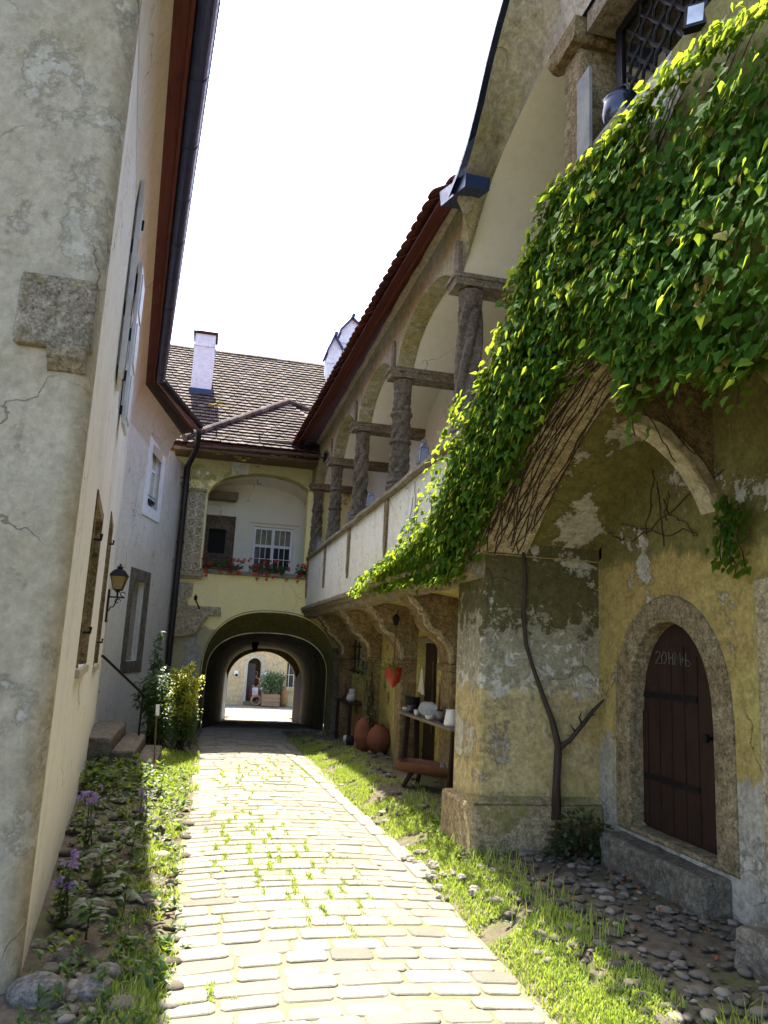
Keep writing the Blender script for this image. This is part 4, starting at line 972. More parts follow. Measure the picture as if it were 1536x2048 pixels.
# white keystone patch and two white squares on the green frieze
m = MB(); m.prism([(.30, 5.19), (.62, 5.19), (.66, 5.52), (.26, 5.52)], lambda a, b, w: V(a, YG-w, b), -.005, .006); m.build('keystone_patch', plaster('white_key_plaster', (.60, .59, .52), (.54, .53, .46), bump=.2, seed=18), GH)
for a in (-.42, -.24):
    m = MB(); m.box(a, a+.055, YG-.005, YG+.01, 5.10, 5.17); m.build('white_square', MAT['vault'], GH)
# loggia room
m = MB(); zl = 3.04
m.plate(rect(-.9, 3.2, 2.6, 5.6), [rect(.92, 1.84, 3.28, 4.30), rect(-.34, .50, 3.15, 4.48)], fX(17.35), .25); m.build('loggia_wall', MAT['vault'], GH)
m = MB(); m.box(-.30, 2.9, YG+.35, 17.35, 2.60, 2.72); m.build('loggia_floor', MAT['stepstone'], GH)
m = MB(); m.strip([(-.55, 4.75)]+seg_arch(-.50, 4.85, 2.02, 4.95, .36, 12)+[(2.05, 4.9)], lambda a, b, w: V(a, w, b), YG+.34, 17.36); m.build('loggia_vault', MAT['vault'], GH, smooth=True)
m = MB(); m.plate(rect(YG+.34, 17.36, 2.6, 5.2), [], lambda u, v, w: V(-.36-w, u, v), .2); m.build('loggia_side_wall', MAT['vault'], GH)
m = MB(); m.prism([(-.34, 4.80), (.44, 4.80), (.50, 4.85), (.50, 4.98), (-.34, 4.98)], lambda a, b, w: V(a, w, b), 17.0, 17.34); m.build('loggia_beam', MAT['woodgrey'], GH)
m = MB(); m.box(-.345, .505, 17.6, 18.4, 3.15, 4.48); m.build('hearth_back', MAT['black'], GH)
m = MB(); m.plate(rect(-.336, .496, 3.154, 4.476), [rect(-.08, .30, 3.62, 4.18)], lambda u, v, w: V(u, 17.46-w, v), .05); m.build('hearth_surround', MAT['darkstone'], GH)
# window of the loggia
wx0, wx1, wz0_, wz1_ = .92, 1.84, 3.28, 4.30; mid = (wx0+wx1)/2; tz = 3.86
f2 = lambda u, v, w: V(u, 17.40-w, v)
m = MB(); m.plate(rect(wx0+.004, wx1-.004, wz0_+.004, wz1_-.004), [rect(wx0+.06, mid-.035, wz0_+.06, tz-.03), rect(mid+.035, wx1-.06, wz0_+.06, tz-.03), rect(wx0+.06, mid-.035, tz+.03, wz1_-.06), rect(mid+.035, wx1-.06, tz+.03, wz1_-.06)], f2, .05)
for s_ in (0, 1):
    x0 = wx0+.06 if s_ == 0 else mid+.035; x1 = mid-.035 if s_ == 0 else wx1-.06
    for k in (1, 2): m.box(x0+(x1-x0)*k/3-.008, x0+(x1-x0)*k/3+.008, 17.415, 17.435, wz0_+.05, wz1_-.05)
    m.box(x0, x1, 17.415, 17.435, 3.56, 3.575)
lwi = m.build('loggia_window', MAT['white'], GH)
m = MB(); m.plate(rect(wx0+.03, wx1-.03, wz0_+.03, wz1_-.03), [], lambda u, v, w: V(u, 17.45-w, v), .01); m.build('pane', MAT['glass'], lwi)
m = MB(); m.plate(rect(wx0+.06, wx1-.06, tz+.02, wz1_-.07), [], lambda u, v, w: V(u, 17.436-w, v), .004); m.build('curtain', paint('olive_curtain', (.26, .25, .18), .9), lwi)
m = MB(); m.box(wx0-.1, wx1+.12, 17.30, 17.36, 4.375, 4.405); m.build('window_moulding', MAT['vault'], lwi)
m = MB(); m.box(wx0-.06, wx1+.06, 17.27, 17.40, wz0_-.04, wz0_-.004); m.build('window_sill', MAT['vault'], lwi)
m = MB(); hk = at(515, 966, y=16.7); m.tube([hk+V(0, 0, .12), hk+V(0, 0, .02), hk+V(.02, 0, -.03), hk+V(.06, 0, -.03), hk+V(.07, 0, 0)], .009, 6); m.build('ceiling_hook', MAT['iron'], GH)
# roof
ea, rz = V(0, 15.42, 5.55), V(0, 19.5, 9.16)
dvm = (rz-ea).normalized(); nm = V(0, -dvm.z, dvm.y)
SL = (rz-ea).length
tl = tiled('roof_tiles', MAT['tile'], GH, V(-3.2, ea.y, ea.z+.02), V(1, 0, 0), dvm, nm, int(SL/.165)+1, lambda r: (0, 7.0), wd=.175, ex=.165, th=.022)
m = MB(); m.prism([(ea.y+.02, ea.z-.02), (rz.y, rz.z-.03), (24.5, 4.6), (24.5, 4.5), (rz.y, rz.z-.2), (ea.y+.02, ea.z-.08)], lambda a, b, w: V(w, a, b), -3.4, 6.2); m.build('roof_deck', MAT['redtile'], GH)
m = MB()
for k in range(34):
    m.cur = R_.random(); x = -3.3+.27*k; m.lathe([(.085, 0), (.095, .01), (.085, .28), (.08, .285)], (x, rz.y, rz.z+.01+.008*math.sin(x*2)), 10, None, (V(0, 1, 0), V(0, 0, 1), V(1, 0, .012)))
m.build('ridge_tiles', MAT['tile'], GH)
# front hipped slope over the loggia
ap = at(575, 812, y=17.20); l0 = V(-.62, 15.22, 5.56); r0 = V(2.25, 15.22, 5.62); e_l = V(-1.0, 15.3, 5.5)
m = MB()
dvf = V(0, ap.y-15.22, ap.z-5.56).normalized(); nf = V(0, -dvf.z, dvf.y); LF = math.hypot(ap.y-15.22, ap.z-5.56)
nrow = int(LF/.15)
def ext(r):
    t_ = r*.15/LF; return ((ap.x-l0.x)*t_, (r0.x-l0.x) - (r0.x-ap.x)*max(0, (t_-.35)/.65))
tiled('hip_tiles', MAT['tile'], GH, V(l0.x, 15.22, 5.585), V(1, 0, 0), dvf, nf, nrow, ext, wd=.175, ex=.15, th=.024)
m.add([l0, r0, r0+V(.3, 0, 0), ap, l0+V(-.02, .9, -.05), r0+V(.4, 1.5, 0)], [(0, 1, 3), (0, 3, 4), (1, 5, 3)]); m.build('hip_deck', MAT['redtile'], GH, fixn=False)
def hipline(a, b, n):
    m = MB()
    for k in range(n):
        m.cur = R_.random(); p = a.lerp(b, k/n); q = a.lerp(b, (k+1.12)/n); z = V(0, 0, .035)
        m.tube([p+z*2, q+z*2.3], [.085, .075], 9)
    m.build('hip_ridge', MAT['tile'], GH)
hipline(l0+V(-.1, 0, .02), ap+V(0, -.02, .02), 13); hipline(ap+V(.02, -.02, .02), at(640, 838, y=17.2), 5)
sg = [at(428, 882, y=15.50), at(590, 893, y=15.50)]
m = MB(); m.tube([sg[0]+V(0, -.06, .03), (sg[0]+sg[1])/2+V(0, -.06, .03), sg[1]+V(0, -.06, .035)], .07, 8)
for t_ in (.02, .55): p = sg[0].lerp(sg[1], t_); m.obox(p+V(0, -.05, .05), ((1, 0, 0), (0, 1, 0), (0, 0, 1)), (.018, .02, .11))
m.rough(.008, 4); m.build('snow_log', wood('mossy_dark_log', (.045, .035, .022), (.085, .065, .035), axis=0), GH)
ms = MB()      # cushions of yellow moss on the lower tiles
for i in range(70):
    t_ = R_.random(); base = R_.choice([(420, 885), (440, 905), (470, 908), (580, 912), (560, 908), (500, 912), (455, 880), (450, 812)])
    p = at(base[0]+R_.gauss(0, 14), base[1]+R_.gauss(0, 4), y=15.40+R_.uniform(0, .12)); ms.cur = R_.random(); ms.ball(p+V(0, 0, 0), R_.uniform(.02, .05), 6, 5, (1.3, 1, .6), .2)
ms.build('moss_cushions', leafmat('yellow_moss', (.26, .20, .02), (.38, .30, .04), trans=.0, rough=.9), GH)['kind'] = 'stuff'
m = MB(); p0, p1 = V(-.66, 15.14, 5.50), V(2.2, 15.14, 5.57)
prof = arc(0, 0, .07, .07, 180, 360, 8); d_ = p1-p0
m.prism(prof+[(x*.88, z*.88) for x, z in reversed(prof)], lambda a, b, w: p0 + d_*w + V(0, 1, 0)*a + V(0, 0, b), 0, 1)
m.build('gutter', paint('brown_gutter', (.10, .055, .045), .35, .4, var=.15), GH)
m = MB(); m.box(-.9, 2.05, 15.35, YG-.005, 5.44, 5.50); m.build('eave_board', MAT['woodbrown'], GH)
# chimney with side openings and a slab
cl, cr = -.80, -.33; yc = 17.35; zb = 6.9; zt = at(410, 668, y=yc).z
m = MB(); m.box(cl, cr, yc, yc+.55, zb, zt-.30); m.box(cl-.02, cr+.02, yc-.02, yc+.57, zt-.31, zt-.27); m.box(cl, cr-.0, yc, yc+.12, zt-.27, zt); m.box(cl, cr, yc+.43, yc+.55, zt-.27, zt); m.box(cl, cl+.12, yc+.12, yc+.43, zt-.27, zt)
ch = m.build('chimney', MAT['chim'], GH)
m = MB(); m.box(cl-.05, cr+.05, yc-.05, yc+.6, zt+.002, zt+.045); m.box(cl+.03, cr+.04, yc+.02, yc+.5, zt+.05, zt+.085); m.build('chimney_cap', MAT['tile'], ch)
m = MB(); m.box(cl-.03, cr+.03, yc-.03, yc+.2, zb+.1, at(405, 778, y=yc).z); m.build('flashing', MAT['bluemetal'], ch)

# tall twin-gabled chimney behind the arcade house
yb_ = 18.6; TC = thing('gabled_chimney', 'white twin-gabled chimney rising behind the red roof edge of the arcade house', 'chimney', (2.9, yb_, 7))
def gabled(name, pxl, pxr, pxtop, pxsh, z0, y0, dy):
    pl, pr = at(pxl, pxsh, y=y0), at(pxr, pxsh, y=y0); tp = at((pxl+pxr)/2, pxtop, y=y0)
    m = MB(); prof = [(pl.x, z0), (pr.x, z0), (pr.x, pr.z), (tp.x, tp.z), (pl.x, pl.z)]
    m.prism(prof, lambda a, b, w: V(a, w, b), y0, y0+dy); o = m.build(name, MAT['chim'], TC)
    m = MB()
    for p, q in (((pl.x-.04, pl.z-.10), (pl.x-.02, pl.z)), ((pl.x-.02, pl.z), (tp.x, tp.z+.02)), ((tp.x, tp.z+.02), (pr.x+.02, pr.z))):
        m.beam((p[0], y0+dy/2-.02, p[1]), (q[0], y0+dy/2-.02, q[1]), .05, dy+.1, up=(0, 1, 0))
    m.lathe([(.05, -.2), (.05, .5)], (tp.x, y0, tp.z+.03), 8, None, (V(1, 0, 0), V(0, 0, 1), V(0, 1, 0)))
    m.build('gable_cover', MAT['zinc'], o)
    m = MB(); m.box(pl.x-.015, pr.x+.015, y0-.02, y0+.1, pl.z-.36, pl.z-.325); m.build('string_line', MAT['chim'], o)
gabled('tall_flue', 683, 727, 638, 660, 7, yb_, .8)
gabled('short_flue', 657, 684, 674, 700, 7, yb_-.15, .6)

# ------------------------------------------------------------------ far courtyard house
FH = thing('courtyard_house', 'tan house across the far courtyard seen through the carriage arch, with an arched doorway', 'house', (2.5, 35, -1))
YF = 34.5; q = [at(*p, y=YF) for p in ((488, 1402), (520, 1402), (505, 1316), (575, 1325), (596, 1375))]
dx0, dx1, dz1 = q[0].x+.05, q[1].x-.05, q[2].z
dh = [(dx0, -.86), (dx1, -.86), (dx1, dz1-.30)] + arc((dx0+dx1)/2, dz1-.30, (dx1-dx0)/2, .30, 0, 180, 10)[1:-1] + [(dx0, dz1-.30)]
wh = rect(q[3].x, q[3].x+.9, q[4].z, q[3].z)
m = MB(); m.plate(rect(-6, 10, -1.3, 2.4), [dh, wh], fX(YF), .35); m.build('wall', MAT['far'], FH)
m = MB(); o2 = [(dx0-.16, -.86), (dx1+.16, -.86), (dx1+.16, dz1-.30)] + arc((dx0+dx1)/2, dz1-.30, (dx1-dx0)/2+.16, .46, 0, 180, 10)[1:-1] + [(dx0-.16, dz1-.30)]
m.plate(o2, [[(a*1.0, b+.002) for a, b in dh]], lambda u, v, w: V(u, YF-.025-w, v), .06); m.build('door_surround', plaster('pale_stone_surround', (.56, .52, .40), (.50, .46, .34), seed=41), FH)
m = MB(); m.box(dx0-.05, dx1+.05, YF+.9, YF+.95, -1, dz1+.1); m.build('doorway_dark', MAT['black'], FH)
m = MB(); m.plate(rect(dx0+.01, dx0+.36, -.85, dz1-.25), [], lambda u, v, w: V(u, YF+.2-w, v), .04); m.build('door', paint('dark_grey_door', (.05, .055, .06), .5), FH)
m = MB(); m.plate(rect(q[3].x-.14, q[3].x+1.04, q[4].z-.1, q[3].z+.14), [[(a, b) for a, b in wh]], lambda u, v, w: V(u, YF-.02-w, v), .05); wi = m.build('window', MAT['far'], FH)
m = MB(); m.plate(rect(q[3].x+.004, q[3].x+.896, q[4].z+.004, q[3].z-.004), [], lambda u, v, w: V(u, YF+.15-w, v), .03); m.build('pane', MAT['glass'], wi)
m = MB()
for k in range(4): m.box(q[3].x+.1+.22*k, q[3].x+.12+.22*k, YF+.08, YF+.1, q[4].z, q[3].z)
m.box(q[3].x, q[3].x+.9, YF+.075, YF+.095, (q[4].z+q[3].z)/2-.01, (q[4].z+q[3].z)/2+.01); m.build('window_grille', MAT['white'], wi)
m = MB(); m.box(q[3].x-.2, q[3].x+1.1, YF-.08, YF-.02, q[4].z-.17, q[4].z-.105); m.build('sill', MAT['far'], wi)
m = MB(); m.prism([(YF-.3, 2.38), (YF+5, 5.8), (YF+5, 5.7), (YF-.3, 2.28)], lambda a, b, w: V(w, a, b), -6.2, 10.2); m.build('roof', MAT['redtile'], FH)
m = MB(); pp_ = at(532, 1350, y=YF-.02); m.lathe([(.0, 0), (.10, .002), (.105, .015), (.0, .025)], pp_, 16, None, (V(.75, 0, 0), V(0, 0, 1.25), V(0, -1, 0))); m.build('oval_plaque', MAT['white'], FH)
m = MB(); pp_ = at(473, 1347, y=YF-.1); m.box(pp_.x-.10, pp_.x+.08, YF-.05, YF-.004, pp_.z-.06, pp_.z+.12); m.build('bell_plate', MAT['white'], FH)
m = MB(); m.ball(pp_+V(0, -.06, -.06), .06, 8, 6); m.build('bell', MAT['iron'], FH)
# ------------------------------------------------------------------ the ivy
IV = thing('ivy_creeper', 'dense green ivy over the stair parapet and gallery, its trunk climbing the pier', 'ivy', (2.0, 5.58, .2))
region = [(9.3, 2.42), (8.7, 2.58), (7.65, 2.66), (6.9, 2.78), (6.25, 2.98), (5.98, 3.26), (5.62, 3.45), (5.10, 3.76), (4.76, 4.00), (4.62, 4.25), (4.28, 4.40), (4.12, 4.62), (3.6, 4.53), (3.3, 4.47), (2.9, 4.47), (2.5, 4.36), (2.0, 4.18), (1.7, 4.1),
          (1.7, 2.9), (2.25, 2.80), (2.45, 2.74), (2.75, 2.86), (2.95, 2.95), (3.1, 2.88), (3.23, 2.86), (3.34, 3.16), (3.6, 3.30), (3.88, 3.30), (4.22, 3.14), (4.87, 2.78), (5.35, 2.50), (5.69, 2.27), (6.4, 2.24), (7.6, 2.32), (8.6, 2.30)]
def inside(p, poly):
    x, y = p; r = False; n = len(poly)
    for i in range(n):
        x0, y0 = poly[i]; x1, y1 = poly[i-1]
        if (y0 > y) != (y1 > y) and x < (x1-x0)*(y-y0)/(y1-y0)+x0: r = not r
    return r
def edge_d(p, poly):
    P_ = V(*p, 0); b = 9
    for i in range(len(poly)):
        a = V(*poly[i], 0); c = V(*poly[i-1], 0); d = c-a; t_ = max(0, min(1, (P_-a).dot(d)/max(1e-9, d.length_squared))); b = min(b, (P_-a-d*t_).length)
    return b
LOBE = [(.06, 0), (.0, .26), (.06, .46), (.30, .50), (.46, .58), (.62, .36), (1, 0), (.62, -.36), (.46, -.58), (.30, -.50), (.06, -.46), (.0, -.26)]
def ivyleaf(mb, c, d, up, s):
    d = Vector(d).normalized(); sd = d.cross(Vector(up)).normalized(); u = sd.cross(d)
    cup = R_.uniform(.05, .25); dr = R_.uniform(.05, .35)
    P_ = lambda a, b: Vector(c) + d*(a*s) + sd*(b*s) + u*(s*(cup*abs(b) - dr*max(0, a)**2))
    mb.add([P_(.22, 0)] + [P_(a, b) for a, b in LOBE], [(0, i+1, (i+1) % 12+1) for i in range(12)])
lf = MB(); ri = random.Random(11)
def bare(y, z):           # thin places where wall and stems show
    b = 0
    if y < 3.3 and z > 3.75: b = sstep(3.75, 4.1, z)*(1-sstep(4.45, 4.62, z))*(1-sstep(2.75, 3.3, y))*.93
    b = max(b, .55*sstep(-.05, .35, noise.noise(V(y*1.7, z*1.7, 4.2)))*(1-sstep(3.9, 4.5, y)))
    return b
cnt = 0
for i in range(120000):
    if cnt > 17000: break
    y = ri.uniform(1.7, 9.3); z = ri.uniform(2.2, 4.9)
    if not inside((y, z), region): continue
    if y < 2.1 and ri.random() < .8: continue
    if ri.random() < bare(y, z): continue
    e = edge_d((y, z), region)
    thick = .05 + .12*sstep(0, .35, e)*(.6+.6*noise.noise(V(y*2, z*2, 8))) + (.06 if y < 6.2 else 0)
    x = XP - .02 - ri.random()**.8*thick
    lf.cur = ri.random()
    a = ri.gauss(0, .5); tilt = ri.uniform(.15, .95)
    d = V(-math.sin(tilt)*.8, math.sin(a)*.8, -math.cos(tilt))
    ivyleaf(lf, (x, y, z), d, V(-1, ri.gauss(0, .35), .55+ri.gauss(0, .3)), ri.choice((.028, .036, .044, .052, .066))*ri.uniform(.85, 1.2)); cnt += 1
# fringe leaves standing out along the upper edge, hanging sprays below
for i in range(len(region)-1):
    a, b = region[i], region[i+1]; L = math.hypot(b[0]-a[0], b[1]-a[1]); top = i < 17
    for k in range(int(L*(210 if top else 40))):
        t_ = ri.random(); y = a[0]+(b[0]-a[0])*t_+ri.gauss(0, .05); z = a[1]+(b[1]-a[1])*t_+ri.gauss(-.045 if top else -.02, .022)
        if y < 1.9: continue
        out = ri.random()*(1 if y > 5.2 else .55)
        if top: z -= .02+.11*out; y -= .07*out
        lf.cur = ri.random(); x = XP + (-.05-.30*out if top else ri.uniform(-.16, .0))
        ivyleaf(lf, (x, y, z), V(ri.gauss(-.5, .3), ri.gauss(.25, .5), ri.gauss(-.5, .4)), V(-.6, ri.gauss(0, .4), .8), ri.uniform(.03, .068))
stems = []
def spray(y0, z0, ln, x0=None, yd=0., n=None):
    x = x0 if x0 is not None else XP-.06; pts = []; y, z = y0, z0; k = int(ln/.05)
    for j in range(k+1):
        pts.append(V(x+.01*math.sin(j), y, z)); y += yd*.05+ri.gauss(0, .012); z -= .05; x += ri.gauss(0, .006)
        for q in range(n or 2):
            lf.cur = ri.random(); ivyleaf(lf, pts[-1]+V(ri.gauss(0, .03), ri.gauss(0, .03), 0), V(-.4, ri.gauss(0, .5), -.8), V(-1, 0, .5), ri.uniform(.03, .06))
    stems.append(pts)
for (y0, z0, ln) in ((3.25, 3.3, .62), (3.15, 3.3, .45), (3.38, 3.3, .35), (2.9, 3.2, .4), (2.6, 3.1, .42), (2.45, 3.1, .45), (2.75, 3.1, .30), (6.1, 2.4, .2), (7.2, 2.4, .15)): spray(y0, z0, ln)
for k in range(5): spray(3.86+ri.uniform(-.07, .07), 2.64-.02*k, .42, XD-.10, 0, 3)
lf.build('leaves', MAT['ivy'], IV, fixn=False)
# trunk on the pier face, stems fanning over the arch soffit and wall
tw = [at(1112, 1640, y=5.56), at(1113, 1560, y=5.585), at(1118, 1490, y=5.60), at(1104, 1440, y=5.60), at(1088, 1395, y=5.60), at(1066, 1335, y=5.61), at(1052, 1290, y=5.61), at(1046, 1230, y=5.62), at(1052, 1160, y=5.62), at(1046, 1105, y=5.61)]
m = MB(); m.tube(tw, [.034, .030, .032, .025, .022, .020, .018, .016, .014, .012], 9); m.rough(.016, 11); m.build('trunk', MAT['bark'], IV, smooth=True)
m = MB(); m.tube([tw[2]+V(0, .0, -.02), at(1140, 1480, y=5.57), at(1165, 1450, y=5.55), at(1188, 1420, y=5.54), at(1208, 1398, y=5.53)], [.026, .021, .018, .015, .008], 8)
m.tube([at(1165, 1450, y=5.55), at(1160, 1436, y=5.52), at(1163, 1424, y=5.5)], [.010, .008, .003], 5); m.tube([at(1180, 1430, y=5.54), at(1192, 1428, y=5.51)], [.009, .003], 5); m.tube([at(1150, 1465, y=5.56), at(1142, 1450, y=5.53)], [.009, .003], 5)
m.rough(.008, 14); m.build('side_stem', MAT['bark'], IV, smooth=True)
import bisect
def soff(t_):     # along the soffit curve from its spring
    k = t_*(len(arch_in)-1); i = min(int(k), len(arch_in)-2); f = k-i
    return arch_in[i][0]*(1-f)+arch_in[i+1][0]*f, arch_in[i][1]*(1-f)+arch_in[i+1][1]*f
m = MB()
for k in range(30):
    x0 = XP+ri.uniform(.01, .44); t0, t1 = ri.uniform(0, .12), ri.uniform(.4, .85); pts = []
    n = 16
    for j in range(n+1):
        yy, zz = soff(t0+(t1-t0)*j/n); x0 = max(XP+.0, min(XP+.445, x0+ri.gauss(0, .024))); pts.append(V(x0, yy+ri.gauss(0, .004), zz-.012))
    m.tube(pts, lambda q: .0052*(1-.6*q), 5, cap=False)
for k in range(60):
    y = ri.uniform(1.9, 6.2); z = ri.uniform(3.4, 4.5); pts = []
    if not inside((y, z), region): continue
    dy, dz = -.06, ri.uniform(.02, .07)
    for j in range(ri.randint(10, 22)):
        pts.append(V(XP-.018, y, z)); y += dy*ri.uniform(.6, 1.2); z += dz+ri.gauss(0, .012)
        if not inside((y, z), region): break
    if len(pts) > 3: m.tube(pts, lambda q: .006*(1-.6*q), 5, cap=False)
for k in range(14):    # thin runners over the parapet, the rib and the recess wall
    c0 = ri.choice((0, 1, 1, 2)); pts = []
    if c0 == 0: y, z, x = ri.uniform(6.6, 7.9), 2.62, XP-.012; dy, dz = ri.uniform(-.02, .02), .05
    elif c0 == 1: y, z, x = ri.uniform(3.9, 5.5), ri.uniform(2.3, 2.7), XD-.012; dy, dz = ri.uniform(-.07, .07), ri.uniform(-.01, .05)
    else: y, z, x = 4.075, ri.uniform(2.75, 3.0), ri.uniform(2.8, 3.0); dy, dz = 0, .04
    for j in range(ri.randint(8, 16)):
        pts.append(V(x, y, z)); y += dy+ri.gauss(0, .012 if c0 < 2 else 0); z += dz+ri.gauss(0, .014)
        if c0 == 2: x -= .03; 
    m.tube(pts, .004, 4, cap=False)
for pts in stems:
    if len(pts) > 2: m.tube(pts, .004, 4, cap=False)
m.build('stems', MAT['bark'], IV)

# ------------------------------------------------------------------ geraniums and lanterns on the gallery
def geranium(px_, wdt, label):
    p = at(px_, 1128, y=YG-.0); G = thing('geranium_box', label, 'potted flowers', (p.x, YG+.06, 3.105), 'red geraniums along the loggia sill')
    m = MB(); m.prism([(-.06, 0), (.06, 0), (.075, .11), (-.075, .11)], lambda a, b, w: V(p.x+w, YG+.06+a, 3.106+b), -wdt/2, wdt/2); m.build('flower_box', MAT['bluepot'], G, bevel=.008)
    lv = MB(); fl = MB()
    for i in range(int(210*wdt)+22):
        c_ = V(p.x+R_.uniform(-wdt*.62, wdt*.62), YG+.05+R_.gauss(-.05, .06), 3.16+abs(R_.gauss(0, .07)))
        if c_.y < YG-.06: c_.z -= R_.uniform(0, .1)
        lv.cur = R_.random(); leaf(lv, c_, (R_.gauss(0, 1), R_.gauss(-.5, 1), R_.gauss(.1, .5)), (0, -.5, 1), R_.uniform(.05, .085), R_.uniform(.06, .09))
    for i in range(int(34*wdt)+5):
        c_ = V(p.x+R_.uniform(-wdt*.68, wdt*.68), YG+R_.gauss(-.05, .06), 3.28+R_.gauss(0, .09))
        if R_.random() < .3: c_ = V(c_.x, YG-.12, 3.06+R_.uniform(-.1, .06))
        for k in range(16):
            fl.cur = R_.random(); d = V(R_.gauss(0, 1), R_.gauss(0, 1), R_.gauss(0, 1)).normalized(); leaf(fl, c_+d*.028, d.orthogonal(), d, .030, .034, .1, .0)
    lv.build('leaves', MAT['bush'], G, fixn=False); fl.build('flowers', MAT['redpetal'], G, fixn=False)
geranium(447, .62, 'red geraniums in a box by the carved pilaster, before the dark hearth')
geranium(538, .66, 'red geraniums trailing in a box below the white loggia window')
geranium(607, .22, 'small clump of red geraniums beside the first gallery column')
def small_lantern(u, v, hh, label):
    q = at(u, v, x=XP+.03); L = thing('candle_lantern', label, 'lantern', (q.x, q.y, 3.545), 'metal lanterns standing on the gallery coping'); c_ = V(q.x, q.y, 3.545)
    m = MB(); s = hh/.24
    fourside(m, [(.085*s, 0), (.088*s, .02*s), (.07*s, .025*s)], c_); fourside(m, [(.062*s, .165*s), (.066*s, .175*s), (.035*s, .205*s), (.03*s, .225*s), (.01*s, .24*s)], c_)
    for sx in (-1, 1):
        for sy in (-1, 1): m.tube([c_+V(sx*.052*s, sy*.052*s, .02*s), c_+V(sx*.042*s, sy*.042*s, .17*s)], .006*s, 4)
    m.tube([c_+V(.03*s*math.cos(a), 0, .24*s+.03*s*math.sin(a)) for a in [i*math.pi/6 for i in range(7)]], .004*s, 4); m.build('lantern_frame', MAT['silver'], L)
    m = MB(); fourside(m, [(.062*s, .026*s), (.054*s, .164*s)], c_); m.build('lantern_glass', paint('pale_lamp_glass', (.35, .38, .44), .15), L)
small_lantern(846, 940, .24, 'metal candle lantern on the coping next to the ivy')
small_lantern(740, 1022, .22, 'metal candle lantern on the coping between the zigzag and the ornamented column')
small_lantern(700, 1056, .23, 'dull metal candle lantern on the coping behind the zigzag column')
small_lantern(637, 1098, .20, 'smallest metal candle lantern on the coping beside the geraniums')
# pot and white board by the square pillar, floodlight above the ivy
q = at(1240, 222, x=2.16)
m = MB(); m.box(2.06, 2.32, q.y-.17, q.y+.17, 4.66, 4.742); m.build('coping_block', MAT['mossstone'], AH, bevel=.01)
KT = thing('metal_pot', 'dark shiny metal pot standing by the square pillar above the ivy', 'pot', (q.x, q.y, 4.745))
m = MB(); m.lathe([(.065, 0), (.095, .03), (.108, .09), (.104, .15), (.098, .175), (.104, .185), (.092, .185), (.088, .16)], (q.x, q.y, 4.745), 24); m.build('body', paint('dark_shiny_metal', (.06, .065, .08), .18, .7), KT, smooth=True)
m = MB(); m.tube([V(q.x-.0+0*math.cos(a), q.y+.108*math.cos(a), 4.89+.13*math.sin(a)) for a in [i*math.pi/10 for i in range(11)]], .006, 6); m.build('handle', MAT['iron'], KT)
a_, b_ = at(1157, 160, x=2.03), at(1157, 275, x=2.03)
m = MB(); m.box(2.035, 2.055, a_.y-.13, a_.y+.03, b_.z-.15, a_.z); tag(m.build('white_board', paint('pale_board', (.24, .235, .21), .9), loc=(2.045, a_.y-.13, b_.z-.15)), 'pale flat board leaning at the foot of the square pillar behind the metal pot', 'board')
q = at(1392, 35, x=2.03); FL = thing('floodlight', 'slim black floodlight with a bright glass face above the ivy', 'floodlight', q)
m = MB(); ax3 = ((.3, -.2, 1), (1, .3, -.2), (0, 1, .2)); a0 = V(-.45, -.5, .1).normalized(); a2 = V(.18, .1, 1).normalized(); a1 = a2.cross(a0).normalized()
m.obox(q, (a0, a1, a2), (.02, .05, .075)); m.tube([q+V(.02, 0, 0), q+V(.06, .02, -.06), V(2.06, q.y+.03, 4.6)], .012, 6); m.build('housing', MAT['iron'], FL)
m = MB(); m.obox(q+a0*.021, (a0, a1, a2), (.002, .036, .058)); m.build('lamp_glass', paint('pale_glass_face', (.55, .60, .66), .1), FL)
q = at(872, 1276, x=XL-.12); FL = thing('floodlight', 'small black floodlight mounted over the dark door under the gallery', 'floodlight', q)
m = MB(); m.obox(q, ((-.5, -.5, -.6), (.5, -.5, 0), (-.4, -.4, .7)), (.025, .05, .055)); m.tube([q, q+V(.12, 0, .03)], .012, 6); m.build('housing', MAT['iron'], FL)
m = MB(); m.obox(q+V(-.5, -.5, -.6).normalized()*.027, ((-.5, -.5, -.6), (.5, -.5, 0), (-.4, -.4, .7)), (.002, .04, .045)); m.build('lamp_glass', paint('grey_glass_face', (.25, .28, .28), .15), FL)
# iron rod from the gatehouse eave to the gallery, torch holder on the corbel, passage lamps
p0, p1 = V(2.15, 15.1, 5.58), at(648, 916, x=XP-.08)
m = MB(); m.tube([V(1.7, 15.12, 5.60), p1], .010, 6); m.tube([V(1.7, 15.12, 5.66), p1+V(0, 0, .06)], .007, 6); m.obox(p1+V(.03, 0, .02), ((1, 0, 0), (0, 1, 0), (0, 0, 1)), (.03, .02, .09)); m.tube([p1, p1+V(-.03, 0, -.06), p1+V(.0, 0, -.1), p1+V(.03, 0, -.08)], .008, 6)
tag(m.build('tie_rod', MAT['iron'], loc=p1), 'thin double iron rod running from the gatehouse gutter to the gallery wall', 'rod')
p0, p1 = at(405, 1228, y=YG-.05), at(391, 1199, y=YG-.16)
m = MB(); m.tube([p0+V(0, .06, -.02), p1], .014, 6); m.lathe([(.012, -.02), (.035, .0), (.03, .035), (.042, .05), (.012, .09), (.004, .11)], p1, 8); tag(m.build('torch_holder', MAT['iron'], loc=p1), 'slanting iron torch holder on the broken stonework left of the carriage arch', 'torch holder')
q = at(510, 1290, y=21.5); HL = thing('hanging_lantern', 'dark lantern hanging from the vault of the carriage passage', 'lantern', q)
